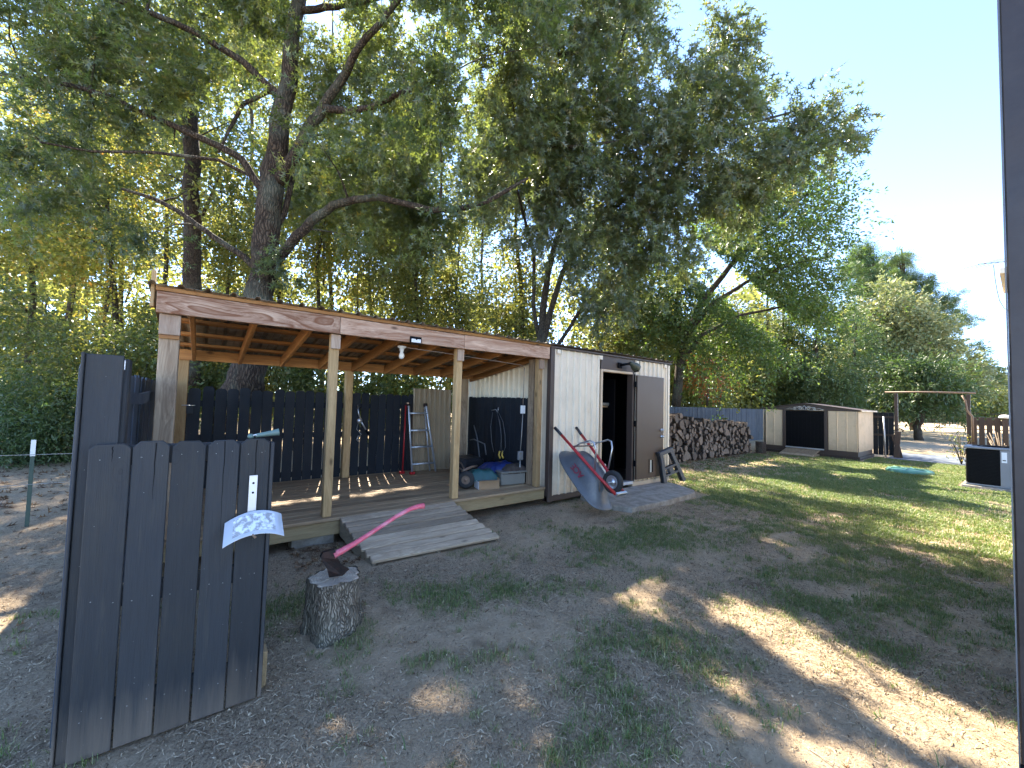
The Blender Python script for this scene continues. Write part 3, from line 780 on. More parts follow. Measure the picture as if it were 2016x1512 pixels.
# side fence running back from the gate
sf = thing('side_fence', 'blue-grey side picket fence between the gate post and shelter corner post', 'fence', (-.44, 2.7, 0))
pms = picket_mesh(.135, 1.70, .016, m_sidefence, .02)
y = 2.66
while y < 6.7:
    inst(pms, 'picket', sf, (-.005 + random.uniform(-.004, .004), y - 2.7, .03 + random.uniform(-.015, .015)), (0, 0, math.pi / 2)); y += .1365 + random.uniform(0, .004)
rail = MB(); pts = [(-.415, 2.75, 1.60), (-.405, 3.4, 1.56), (-.40, 4.1, 1.545), (-.405, 4.8, 1.565), (-.41, 5.6, 1.575), (-.41, 6.6, 1.58)]
for a, b in zip(pts, pts[1:]):
    a, b = Vector(a), Vector(b)
    q = [a + Vector((0, 0, -.04)), a + Vector((.036, 0, -.04)), a + Vector((.036, 0, .04)), a + Vector((0, 0, .04))]
    q += [v + (b - a) for v in q]
    rail.add(q, [(0, 1, 2, 3), (7, 6, 5, 4), (0, 4, 5, 1), (1, 5, 6, 2), (2, 6, 7, 3), (3, 7, 4, 0)])
rail.build('rail', m_sidefence, sf)
MB().box(-.415, -.38, 2.75, 6.6, .55, .64, .003).build('rail', m_slate, sf)

# fence end (tall board and post)
fe = thing('fence_end_post', 'tall dark slate fence end board and post beside the gate, higher than the gate', 'fence post', (-.38, 2.62, 0))
MB().box(-.425, -.30, 2.572, 2.590, -.02, 1.765, .003).build('tall_board', m_slate, fe)
MB().box(-.437, -.4265, 2.56, 2.66, -.02, 1.77, .003).build('edge_board', m_slate, fe)
MB().box(-.362, -.282, 2.592, 2.68, -.02, 1.752, .005).build('square_post', m_slate, fe)
MB().box(-.330, -.296, 2.586, 2.5915, 1.70, 1.745, .001).build('metal_plate', m_alu, fe)

# gate leaf
gl = thing('gate_leaf', 'open dark slate plank gate leaf with dog-eared board tops in the near left', 'gate', (-.38, 2.53, 0))
gx = [-.385, -.2425, -.106, .030, .166, .303]
for i in range(5):
    a, b = gx[i], gx[i + 1]; wd = b - a - (.006 if i != 2 else .0075)
    me = picket_mesh(wd, 1.362 - (.02 if i == 0 else 0), .018, m_slate, .0 if i == 0 else .026, i) if i else picket_mesh(wd, 1.355, .018, m_slate, .022, 0)
    o = inst(me, 'gate_board', gl, (a + .385 - .005, -.012 + random.uniform(-.002, .002), .005 + random.uniform(-.004, .004)), (0, random.uniform(-.003, .003), 0))
MB().box(.304, .322, 2.522, 2.60, .0, 1.345, .003).build('edge_board', m_slate, gl)
MB().box(-.37, .30, 2.541, 2.575, 1.26, 1.352, .004).build('rail', m_slate, gl)
MB().box(-.37, .30, 2.541, 2.575, .62, .71, .004).build('rail', m_slate, gl)
MB().box(-.37, .30, 2.541, 2.575, .12, .21, .004).build('rail', m_slate, gl)
nm = mesh_of(MB().lathe([(.001, -.0018), (.002, -.0015), (.0024, 0)], (0, 0, 0), 'Y', 8), 'nail_head', m_wire)
for i in range(5):
    for z in (.165, .66, 1.30):
        for f in (.25, .74):
            inst(nm, 'nail_head', gl, (gx[i] + .38 + (gx[i + 1] - gx[i]) * f + random.uniform(-.008, .008), -.0125, z + random.uniform(-.02, .02)))
# split lines in boards
for x, z0, z1 in ((-.31, 1.28, 1.35), (-.165, 1.1, 1.36), (-.03, .95, 1.362), (.10, .9, 1.36), (.238, .8, 1.36)):
    cr = MB(); pts = []; n = 9
    for q in range(n): pts.append((x + random.uniform(-.002, .002), 2.5165, z0 + (z1 - z0) * q / (n - 1)))
    for q in range(n - 1):
        a, b = pts[q], pts[q + 1]; w0 = .0022 * (q / n) + .0004; w1 = .0022 * ((q + 1) / n) + .0004
        cr.add([(a[0] - w0, a[1], a[2]), (a[0] + w0, a[1], a[2]), (b[0] + w1, b[1], b[2]), (b[0] - w1, b[1], b[2])], [(0, 1, 2, 3)])
    cr.build('split', m_black, gl)
# bracket and curved plate on the gate
br = thing('curved_metal_plate', 'curved silver sheet metal plate with peeling label bolted to the gate leaf', 'metal plate', (.24, 2.51, .9))
MB().box(.213, .250, 2.508, 2.5125, .955, 1.175, .001).build('strap', m_alu, br)
for z in (1.135, 1.085): MB().lathe([(.0001, 2.506), (.0055, 2.506), (.0055, 2.508)], (.232, 0, z), 'Y', 10).build('bolt_hole', m_black, br)
def curved(u0, u1, v0, v1, lift=0, n=12, th=.002):
    mb = MB(); vs = []
    for s_ in (0, 1):
        for j in range(4):
            vv = v0 + (v1 - v0) * j / 3
            for i in range(n + 1):
                uu = u0 + (u1 - u0) * i / n; x = .118 + .25 * uu; arch = (1 - (2 * uu - 1) ** 2)
                x += (-.008 + .014 * uu) * vv
                y = 2.503 - .09 * vv - .012 * arch; z = .945 + .042 * arch - .095 * vv + .012 * uu
                vs.append((x, y - lift * .6, z + lift - s_ * th))
    m_ = n + 1; o = 4 * m_; fs = []
    for j in range(3):
        for i in range(n):
            q = (j * m_ + i, j * m_ + i + 1, (j + 1) * m_ + i + 1, (j + 1) * m_ + i); fs += [q[::-1], tuple(o + z for z in q)]
    for i in range(n): fs += [(i, i + 1, o + i + 1, o + i), (3 * m_ + i, o + 3 * m_ + i, o + 3 * m_ + i + 1, 3 * m_ + i + 1)]
    for j in range(3): fs += [(j * m_, o + j * m_, o + (j + 1) * m_, (j + 1) * m_), (j * m_ + n, (j + 1) * m_ + n, o + (j + 1) * m_ + n, o + j * m_ + n)]
    mb.smooth = False; mb.add(vs, fs); return mb
curved(0, 1, 0, 1).build('plate', m_alu, br)
curved(.14, .86, .12, .86, .0016, th=.0006).build('label', m_peel, br)
MB().tube([(.232, 2.43, .905), (.232, 2.405, .895), (.245, 2.40, .878)], .006, 6).build('hook', m_rusty, br)
# tool on top of the gate
tl = thing('tapered_tool', 'grey-green tapered nozzle lying on top of the gate leaf', 'tool', (.28, 2.56, 1.37))
MB().lathe([(.001, 0), (.010, 0.003), (.012, .03), (.014, .07), (.018, .105), (.020, .112), (.0165, .113), (.014, .10)], (0, 0, 0), 'X', 14,
           Matrix.Translation((.232, 2.555, 1.380)) @ Matrix.Rotation(-.16, 4, 'Y')).build('cone', m_greengrey, tl)
MB().lathe([(.001, -.016), (.010, -.012), (.014, 0), (.010, .012), (.001, .016)], (.212, 2.555, 1.378), 'X', 12).build('bulb', m_greengrey, tl)
MB().tube([(.218, 2.55, 1.380), (.232, 2.548, 1.386), (.25, 2.55, 1.378)], .004, 6).build('clamp', m_alu, tl)
tag(MB().box(.318, .352, 2.60, 2.69, -.01, .185, .003).build('wood_block', m_blockwood, loc=(.33, 2.64, 0)), 'upright bare wood offcut propped on the ground behind the gate leaf', 'wood block')

# ================================================================== METAL SHED
WP = ((0, 0), (.009, -.030), (.033, -.030), (.042, 0), (.152, 0))
sd = thing('metal_shed', 'white ribbed metal shed with its brown door standing open', 'shed', (4.4, 4.62, 0))
SX0, SX1, SZ0, SZ1, SY1 = 4.39, 7.70, .15, 2.47, 7.35
def wall_panel(x0, x1, z0, z1, y, off=0):
    """ribbed panel in the XZ plane facing -Y"""
    Mx = Matrix.Translation((0, y, 0)) @ Matrix(((1, 0, 0, 0), (0, 0, 1, 0), (0, 1, 0, 0), (0, 0, 0, 1)))
    return corrugated(x0, x1, WP, z0, z1, Mx)
wall_panel(SX0, 5.535, SZ0, SZ1, 4.62).build('front_panel', m_cream, sd)
wall_panel(6.535, SX1 - .02, SZ0 - .0, SZ1, 4.62).build('front_panel', m_cream, sd)
Ms = Matrix.Translation((4.345, 0, 0)) @ Matrix(((0, 0, 1, 0), (1, 0, 0, 0), (0, 1, 0, 0), (0, 0, 0, 1)))
corrugated(4.64, SY1, WP, .12, 2.42, Ms).build('left_wall', m_cream, sd)
Ms2 = Matrix.Translation((7.70, 0, 0)) @ Matrix(((0, 0, -1, 0), (1, 0, 0, 0), (0, 1, 0, 0), (0, 0, 0, 1)))
corrugated(4.64, SY1, WP, .10, 2.42, Ms2).build('right_wall', m_cream, sd)
Mb_ = Matrix.Translation((0, SY1, 0)) @ Matrix(((1, 0, 0, 0), (0, 0, -1, 0), (0, 1, 0, 0), (0, 0, 0, 1)))
corrugated(4.36, 7.70, WP, .10, 2.1, Mb_).build('back_wall', m_cream, sd)
MB().box(4.30, 4.385, 4.57, 4.66, .06, 2.50, .004).build('corner_trim', m_trim, sd)
MB().box(7.675, 7.735, 4.585, 4.66, .06, 2.46, .004).build('corner_trim', m_cream, sd)
MB().box(4.30, 5.56, 4.60, 4.70, .06, .146, .004).build('base_skid', m_trim, sd)
MB().box(6.50, 7.72, 4.60, 4.70, .04, .146, .004).build('base_skid', m_cream, sd)
MB().box(4.36, 7.70, 4.70, 7.3, .12, .17).build('shed_floor', m_trim, sd)
MB().box(5.538, 6.53, 4.596, 4.64, 2.235, 2.475, .003).build('door_header', m_trim, sd)
for x in (5.538, 6.455): MB().box(x, x + .045, 4.59, 4.72, .16, 2.232, .003).build('door_jamb', m_trim if x > 6 else m_tan, sd)
MB().box(5.585, 6.453, 4.59, 4.72, 2.19, 2.232, .003).build('door_head', m_tan, sd)
MB().box(5.56, 6.50, 4.58, 4.74, .12, .175, .004).build('threshold', m_alu, sd)
dr = MB().box(6.53, 7.43, 4.535, 4.578, .20, 2.18, .004).build('door', m_door, sd)
for z in (.99, 1.12):
    MB().lathe([(.001, -.055), (.02, -.052), (.03, -.035), (.02, -.016), (.032, -.012), (.032, 0)], (7.36, 4.534, z), 'Y', 16).build('door_knob' if z < 1 else 'deadbolt', m_steel, dr)
MB().box(6.93, 7.07, 4.522, 4.534, .29, .56, .003).build('vent_frame', m_door, dr)
MB().box(6.955, 7.0, 4.519, 4.5215, .31, .54).build('vent_slot', m_alu, dr)
MB().box(7.002, 7.05, 4.519, 4.5215, .31, .54).build('vent_slot', m_black, dr)
scw = MB().lathe([(.001, -.006), (.006, -.005), (.007, 0)], (0, 0, 0), 'Y', 8); scm = mesh_of(scw, 'screw', m_steel)
for z in (.24, 1.28, 2.36):
    for x in (4.50, 4.65, 4.80, 4.95, 5.10, 5.26, 5.41): inst(scm, 'screw', sd, (x - 4.4, -.001, z + random.uniform(-.006, .006)))
for z in (.24, 2.36):
    for x in (7.46, 7.60): inst(scm, 'screw', sd, (x - 4.4, -.001, z))
for z in (.45, 1.2, 1.95): MB().box(6.497, 6.532, 4.545, 4.585, z, z + .11, .002).build('hinge', m_black, sd)
MB().box(6.50, 6.528, 4.585, 4.615, .17, 2.2).build('hinge_stile', m_black, sd)
for x in (4.44, 5.48, 6.55, 7.52): MB().box(x, x + .075, 4.575, 4.601, 2.395, 2.465, .003).build('eave_clip', m_cream, sd)
MB().box(4.28, 7.76, 4.56, 4.60, 2.476, 2.505, .003).build('eave_trim', m_trim, sd)
m_shroof = M_two('brown_roof_sheet', (.10, .075, .06), (.22, .17, .12), 5, rough=.5, metal=.2)
corrugated(4.29, 7.80, RP, -.14, 2.86, slope_M(0, 4.66, 2.510)).build('roof', m_shroof, sd)
MB().box(4.45, 7.6, 6.2, 6.24, .175, 2.2).build('shade_lining', m_black, sd)  # black lining added to darken the doorway, standing in for shade inside
MB().box(4.45, 4.48, 4.72, 6.19, .175, 2.3).build('shade_lining', m_black, sd)
MB().box(7.57, 7.6, 4.72, 6.19, .175, 2.3).build('shade_lining', m_black, sd)
MB().box(4.5, 5.56, 4.66, 4.69, .175, 2.42).build('shade_lining', m_black, sd)
MB().box(6.52, 7.56, 4.66, 4.69, .175, 2.42).build('shade_lining', m_black, sd)
MB().box(4.45, 7.6, 4.72, 6.24, 2.215, 2.235).build('shade_lining', m_black, sd)
MB().box(6.3, 6.34, 4.9, 6.1, .175, 2.1).build('shade_lining', m_black, sd)
MB().box(6.02, 6.10, 5.32, 5.36, .9, 2.15, .003).build('stud', m_orange, sd)
MB().box(5.75, 6.5, 5.05, 5.4, 1.55, 1.58).build('shelf', m_deck, sd)
# things inside the doorway
tag(MB().box(6.02, 6.16, 4.95, 5.09, .171, .47, .01).build('white_jug', m_white, loc=(6.1, 5, .17)), 'white container on the floor just inside the shed doorway', 'container')
ct = thing('red_gas_can', 'red fuel can on the floor inside the shed doorway', 'fuel can', (5.85, 5.1, .17))
MB().box(5.72, 5.95, 4.98, 5.2, .171, .43, .03).build('body', m_red, ct); MB().tube([(5.76, 5.08, .43), (5.78, 5.08, .49), (5.88, 5.08, .49), (5.9, 5.08, .43)], .012, 6).build('handle', m_red, ct)
cb = thing('hanging_tools', 'small hand tools hanging on the dark wall inside the shed doorway', 'tools', (6.2, 5.3, 1.4))
for x, z, l in ((6.2, 1.30, .2), (6.26, 1.33, .12), (6.15, 1.75, .18), (5.85, 1.2, .3)):
    MB().box(x, x + .018, 5.26, 5.275, z, z + l, .003).build('tool', m_steel, cb); MB().box(x - .02, x + .04, 5.25, 5.28, z + l, z + l + .03, .003).build('tool_head', m_steel, cb)
tag(MB().box(6.12, 6.42, 5.02, 5.2, 1.582, 1.64, .01).build('pale_box', m_bin, loc=(6.2, 5.1, 1.58)), 'pale flat box on the shelf inside the shed', 'box')
tag(MB().box(5.9, 5.93, 5.2, 5.24, .171, 1.0, .004, Matrix.Rotation(0, 4, 'X')).build('leaning_board', m_deck, loc=(5.9, 5.2, .17)), 'narrow brown board standing inside the shed doorway', 'board')
# floodlight over the door
fl = thing('flood_light', 'olive motion flood light above the open shed door', 'light', (6.2, 4.59, 2.33))
MB().box(5.99, 6.09, 4.56, 4.594, 2.28, 2.38, .006).build('mount', m_black, fl)
MB().tube([(6.04, 4.56, 2.33), (6.07, 4.47, 2.35), (6.14, 4.42, 2.36)], .022, 8).build('arm', m_black, fl)
MB().lathe([(.02, 0), (.035, .02), (.045, .08), (.075, .15), (.088, .22), (.085, .232), (.07, .215), (.001, .20)], (0, 0, 0), 'Z', 18,
           Matrix.Translation((6.12, 4.42, 2.38)) @ Matrix.Rotation(math.radians(112), 4, 'Y')).build('lamp_head', m_olive, fl)
MB().box(6.27, 6.33, 4.36, 4.45, 2.22, 2.27, .01).build('sensor', m_black, fl)
# door slab
pad = MB(); pl = [(4.98, 3.92), (5.12, 3.62), (6.1, 3.60), (7.05, 3.66), (7.22, 3.78), (7.42, 4.2), (7.5, 4.56), (5.05, 4.58)]
n = len(pl); vs = []
for z, ins in ((-.05, 0), (.065, 0), (.08, .012)):
    for x, y in pl: vs.append((x + (6.2 - x) * ins * .3, y + (4.1 - y) * ins * .8, z))
pad.add(vs, [tuple(range(2 * n, 3 * n))] + [(L * n + i, L * n + (i + 1) % n, (L + 1) * n + (i + 1) % n, (L + 1) * n + i) for L in (0, 1) for i in range(n)])
o = pad.build('concrete_slab', m_concrete); o['kind'] = 'structure'

# ================================================================== WHEELBARROW
wbU, wbV, wbW = Vector((.013, -.782, -.623)), Vector((-.999, -.033, .021)), Vector((-.037, .622, -.782))
Mw = Matrix(((wbU.x, wbV.x, wbW.x, 4.63), (wbU.y, wbV.y, wbW.y, 4.545), (wbU.z, wbV.z, wbW.z, 1.214), (0, 0, 0, 1)))
wb = thing('wheelbarrow', 'grey wheelbarrow with red handles tipped up against the white shed wall', 'wheelbarrow', (4.65, 3.8, 0))
def se(u0, u1, vh, w_, n=36, p=3.2, taper=0.0):
    cu, a = (u0 + u1) / 2, (u1 - u0) / 2; out = []
    for i in range(n):
        th = 2 * math.pi * i / n; c, s_ = math.cos(th), math.sin(th)
        x = a * abs(c) ** (2 / p) * (1 if c > 0 else -1); y = vh * abs(s_) ** (2 / p) * (1 if s_ > 0 else -1)
        f = (x + a) / (2 * a); y *= (1 - taper * f)
        out.append(Vector((cu + x, y, w_)))
    return out
def lp_(u0, u1, vh, wf, taper=0., p=3.2):
    out = se(u0, u1, vh, 0, p=p, taper=taper)
    return [Vector((q.x, q.y, wf(q.x))) for q in out]
wr = lambda u: .30 + .07 * (u - .3) - max(0, u - 1.15) ** 2 * 1.2
wb_ = lambda u: .045 + .03 * (u - .48)
def mixl(f, du=0, dv=0, dw=0): return lp_(.48 + (.25 - .48) * f + du, 1.02 + (1.36 - 1.02) * f - du, .165 + (.265 - .165) * f - dv, lambda u: wb_(u) * (1 - f) + wr(u) * f + dw, taper=.10, p=2.7)
loops = [lp_(.60, .92, .12, wb_), mixl(0), mixl(.12, dv=-.008), mixl(.4), mixl(.7), mixl(.95), mixl(1, du=-.02, dv=-.02), mixl(1, du=-.02, dv=-.02, dw=.012), mixl(1, du=.02, dv=.02, dw=.006), mixl(.7, du=.01, dv=.01), mixl(.1, du=.012, dv=.01, dw=.01), lp_(.62, .90, .11, lambda u: wb_(u) + .012)]
tr = MB(); tr.smooth = True; n = 36
vs = [Mw @ v for L in loops for v in L]
fs = [(L * n + i, L * n + (i + 1) % n, (L + 1) * n + (i + 1) % n, (L + 1) * n + i) for L in range(len(loops) - 1) for i in range(n)]
fs += [tuple(range(n))[::-1], tuple(range((len(loops) - 1) * n, len(loops) * n))]
tray = tr.add(vs, fs).build('tray', m_tray, wb)
for s_ in (1, -1):
    hp = [Mw @ Vector(q) for q in ((.16, .235 * s_, .0), (.5, .205 * s_, .0), (1.0, .142 * s_, .012), (1.36, .10 * s_, .0))]
    MB().tube(hp, .022, 10).build('handle', m_red, wb)
    MB().tube([Mw @ Vector((0, .253 * s_, 0)), Mw @ Vector((.17, .234 * s_, 0))], .024, 10).build('grip', m_blackplastic, wb)
    lp = [(.46, .21 * s_, -.02), (.50, .21 * s_, -.14), (.61, .21 * s_, -.31), (.67, .21 * s_, -.335), (.76, .19 * s_, -.28), (.92, .155 * s_, -.02)]
    MB().tube([Mw @ Vector(q) for q in lp], .012, 8).build('leg', m_steel, wb)
    MB().tube([Mw @ Vector(q) for q in ((1.02, .14 * s_, .0), (1.1, .13 * s_, .10), (1.16, .12 * s_, .17))], .006, 6).build('tray_brace', m_rusty, wb)
MB().tube([Mw @ Vector((.52, .21, -.17)), Mw @ Vector((.52, -.21, -.17))], .009, 8).build('leg_brace', m_steel, wb)
MB().tube([Mw @ Vector((.44, .21, -.022)), Mw @ Vector((.44, -.21, -.022))], .011, 8).build('cross_brace', m_rusty, wb)
MB().box(1.345, 1.385, -.115, .115, -.04, .02, .006, Mw).build('nose_guard', m_steel, wb)
MwW = Mw @ Matrix.Translation((1.17, 0, -.03)) @ Matrix.Diagonal((.82, .9, .82, 1))
wl = MB().lathe([(.118, -.035), (.165, -.045), (.188, -.036), (.198, -.015), (.200, 0), (.198, .015), (.188, .036), (.165, .045), (.118, .035), (.118, -.035)], (0, 0, 0), 'Y', 32, MwW).build('wheel', m_tyre, wb)
MB().lathe([(.001, -.03), (.03, -.032), (.035, -.018), (.075, -.012), (.105, -.030), (.1175, -.030), (.1175, .030), (.105, .030), (.075, .012), (.035, .018), (.03, .032), (.001, .03)], (0, 0, 0), 'Y', 28, MwW).build('rim', m_steel, wl)
MB().tube([MwW @ Vector((0, -.12, 0)), MwW @ Vector((0, .12, 0))], .009, 8).build('axle', m_steel, wl)
def text_obj(body, size, Mx, mat, parent, name='lettering', ext=.0008):
    cu = bpy.data.curves.new('t', 'FONT'); cu.body = body; cu.size = size; cu.extrude = ext; cu.align_x = 'CENTER'; cu.align_y = 'CENTER'; cu.offset = .004 * size / .1 * .3
    to = bpy.data.objects.new('t', cu); C.objects.link(to); bpy.context.view_layer.update()
    me = bpy.data.meshes.new_from_object(to.evaluated_get(bpy.context.evaluated_depsgraph_get()))
    bpy.data.objects.remove(to); me.transform(Mx); me.transform(Matrix.Translation(-Vector(parent['_org'])))
    me.materials.clear(); me.materials.append(mat); me.name = name
    o = bpy.data.objects.new(name, me); C.objects.link(o); o.parent = parent; o['_org'] = parent['_org']; return o
# lettering on the near side of the tray
side = Vector((0, .10, .27)).normalized(); tn = Vector((0, .27, -.10)).normalized()
c0 = Vector((.74, .2235, .185)); rx = Vector((-1, 0, 0))
Mt = Mw @ Matrix(((rx.x, side.x, tn.x, c0.x), (rx.y, side.y, tn.y, c0.y), (rx.z, side.z, tn.z, c0.z), (0, 0, 0, 1)))
text_obj('ACE', .13, Mt, m_redtxt, wb)

# ================================================================== folded sawhorse
sw = thing('folded_sawhorse', 'folded black and grey plastic sawhorse leaning on the shed beside the door', 'sawhorse', (7.6, 4.45, 0))
def swM(dx, lean): return Matrix.Translation((7.52 + dx, 4.36, 0.04)) @ Matrix.Rotation(math.radians(-20), 4, 'Y') @ Matrix.Rotation(math.radians(-18), 4, 'Z') @ Matrix.Rotation(math.radians(-lean), 4, 'X')
for dx, m_, yo in ((0, m_blackplastic, 0), (0.03, m_greyplastic, -.05)):
    Ml = swM(dx, 7) @ Matrix.Translation((0, yo, 0))
    for s_ in (-1, 1):
        MB().prism([(.085 * s_, .70), (.15 * s_, .70), (.27 * s_, 0), (.20 * s_, 0)][::s_], .035, Ml).build('leg', m_, sw)
    for z in (.22, .36): MB().box(-.21 + z * .12, .21 - z * .12, .005, .03, z, z + .04, .004, Ml).build('cross_rail', m_, sw)
    MB().box(-.17, .17, -.01, .045, .66, .735, .008, Ml).build('top_rail', m_, sw)
    MB().box(-.05, .05, -.006, .006, .26, .36, .004, Ml).build('catch_plate', m_greyplastic, sw)

# ================================================================== chopping stump and axe
st = thing('chopping_stump', 'short tree stump chopping block with rough bark and pale cut top', 'stump', (.80, 3.02, 0))
mb = MB(); mb.smooth = True; n = 40; vs = []; H_ = (-.05, .0, .05, .11, .18, .26, .325, .34)
for q, z in enumerate(H_):
    for i in range(n):
        a = 2 * math.pi * i / n
        r_ = .165 + .055 * max(0, 1 - z / .16) ** 1.6 * (.55 + .45 * math.sin(3 * a + 1)) + .012 * math.sin(5 * a) + .010 * math.sin(11 * a + z * 9) + random.uniform(-.0035, .0035)
        vs.append((.80 + r_ * math.cos(a), 3.02 + r_ * math.sin(a), z if q < len(H_) - 1 else z + .006 * math.sin(3 * a)))
mb.add(vs, [(L * n + i, L * n + (i + 1) % n, (L + 1) * n + (i + 1) % n, (L + 1) * n + i) for L in range(len(H_) - 1) for i in range(n)])
mb.build('bark', m_stumpbark, st)
mb = MB(); vs = []
for q, f in enumerate((1.0, .93, .6, .3)):
    for i in range(n):
        bx, by, bz = mb_v = (0, 0, 0); a = 2 * math.pi * i / n
        r_ = (.165 + .012 * math.sin(5 * a) + .010 * math.sin(11 * a + .36 * 9)) * f - (.003 if q == 0 else 0)
        vs.append((r_ * math.cos(a), r_ * math.sin(a), .332 + (.006 if q else .0) + random.uniform(-.004, .004) * (q > 0)))
fs = [(L * n + i, L * n + (i + 1) % n, (L + 1) * n + (i + 1) % n, (L + 1) * n + i) for L in range(3) for i in range(n)]; fs.append(tuple(range(3 * n, 4 * n)))
mb.add(vs, fs); me = mesh_of(mb, 'cut_top', m_stumptop)
inst(me, 'cut_top', st)
ax_ = thing('axe', 'axe with pink fibreglass handle stuck in the chopping stump', 'axe', (.80, 3.0, .36))
# axe lies in a vertical plane facing the camera
ey = 2.96
def pxz(px, py): v = ony(px, py, ey); return v
hd = [(635, 1087), (658, 1080), (665, 1100), (671, 1110), (688, 1120), (675, 1133), (648, 1137), (645, 1122), (636, 1107), (630, 1096)]
pts = [pxz(*q) for q in hd]; n = len(pts); cx_ = sum(pts, Vector()) / n
mb = MB(); vs = []
for s_ in (-1, 1):
    for i, p in enumerate(pts):
        th = .016 if i in (0, 1, 8, 9, 2, 7) else .009
        if i in (4, 5, 6): th = .0015
        vs.append((p.x, ey + s_ * th, p.z))
mb.add(vs, [tuple(range(n)), tuple(range(2 * n - 1, n - 1, -1))] + [(i, i + n, (i + 1) % n + n, (i + 1) % n) for i in range(n)])
mb.build('axe_head', m_axehead, ax_)
hpts = [(657, 1093), (672, 1085), (700, 1069), (740, 1043), (780, 1017), (808, 1002), (824, 997), (834, 996)]
hv = [pxz(*q) for q in hpts]
MB().tube(hv, [.028, .026, .021, .0175, .0175, .0195, .023, .028], 12, sq=.85).build('axe_handle', m_pink, ax_)
e0, e1 = pxz(716, 1059), pxz(762, 1029)
def blotch(name, mat, lo, hi, k, ph):
    mb = MB()
    for i in range(k):
        f = lo + (hi - lo) * (i + .5) / k; c = e0.lerp(e1, f); d = (e1 - e0).normalized(); u = Vector((-d.z, 0, d.x))
        a, b = .0032 + .0018 * math.sin(i * 2.3 + ph), .0035 + .002 * math.sin(i * 3.1 + ph)
        c = c + u * .003 * math.sin(i * 1.9 + ph) + Vector((0, -.0155, 0))
        q = [c - d * a - u * b, c + d * a * .6 - u * b * .5, c + d * a + u * b, c - d * a * .3 + u * b * .7]
        mb.add([tuple(v) for v in q] + [tuple(v + Vector((0, .004, 0))) for v in q], [(0, 1, 2, 3), (7, 6, 5, 4), (0, 4, 5, 1), (1, 5, 6, 2), (2, 6, 7, 3), (3, 7, 4, 0)])
    mb.build(name, mat, ax_)
blotch('worn_lettering', m_marks, 0, 1, 15, 0.); blotch('worn_lettering', m_whmarks, .15, .8, 9, 1.3)

# ================================================================== under the shelter roof
lb = thing('light_bulb', 'bare white bulb in a ceramic socket under the shelter roof', 'light bulb', (1.93, 4.9, 2.2))
cx_ = ony(791, 690, 4.86)
MB().lathe([(.001, .135), (.055, .13), (.058, .115), (.03, .10), (.026, .065), (.024, .06)], (cx_.x, 4.86, cx_.z - .075), 'Z', 16).build('socket', m_white, lb)
MB().lathe([(.018, .065), (.022, .04), (.034, .015), (.036, -.005), (.026, -.03), (.001, -.042)], (cx_.x, 4.86, cx_.z - .07), 'Z', 16).build('bulb', m_bulb, lb)
cw = MB(); cw.tube([(cx_.x + .03, 4.86, cx_.z + .045), (2.6, 4.84, 2.24), (3.4, 4.86, 2.21), (3.95, 4.9, 2.19), (4.07, 4.95, 2.16), (4.085, 4.97, 2.0), (4.085, 4.98, 1.56)], .006, 6)
tag(cw.build('conduit_cable', m_rustpipe, loc=(4, 5, 1.6)), 'thin pale cable running from the light bulb to the switch box', 'cable')
sbx = thing('switch_box', 'white light switch box high on the right inside post', 'switch', (4.08, 4.99, 1.45))
MB().box(4.045, 4.125, 4.965, 5.0, 1.42, 1.55, .004).build('box', m_white, sbx); MB().box(4.075, 4.09, 4.957, 4.964, 1.46, 1.50, .002).build('toggle', m_white, sbx)
tag(MB().tube([(4.085, 4.98, 1.42), (4.08, 4.985, 1.1), (4.06, 4.985, .82)], .008, 6).build('conduit_pipe', m_wire, loc=(4.08, 4.98, 1)), 'grey conduit between the white switch box and the outlet below', 'conduit')
ob = thing('outlet_box', 'grey double outlet box low on the right inside post', 'outlet', (4.05, 4.98, .75))
MB().box(4.01, 4.10, 4.955, 5.0, .68, .82, .006).build('box', m_acgrey, ob)
for z in (.70, .765): MB().box(4.02, 4.06, 4.944, 4.954, z, z + .035, .003).build('cover', m_bin, ob)
tag(MB().tube([(4.06, 4.985, .68), (4.065, 4.99, .31)], .012, 8).build('conduit_pipe', m_wire, loc=(4.06, 4.98, .3)), 'grey conduit between the outlet box and the deck', 'conduit')
sl_ = thing('solar_light', 'black solar wall light with white lens on the header beam', 'light', (2.0, 4.57, 2.3))
MB().box(1.945, 2.09, 4.545, 4.574, 2.285, 2.365, .004).build('housing', m_black, sl_)
MB().box(1.957, 2.078, 4.538, 4.5445, 2.291, 2.335, .003).build('lens', m_white, sl_)
MB().lathe([(.001, -.012), (.010, -.01), (.012, 0)], (2.018, 4.537, 2.335), 'Y', 12).build('sensor', m_black, sl_)
bx = thing('small_bracket', 'small dark metal hook bracket on the left back post', 'bracket', (-.16, 6.77, 1.4))
MB().box(-.17, -.10, 6.765, 6.779, 1.33, 1.43, .003).build('plate', m_slate, bx); MB().tube([(-.22, 6.74, 1.44), (-.08, 6.74, 1.44)], .004, 5).build('bar', m_alu, bx)

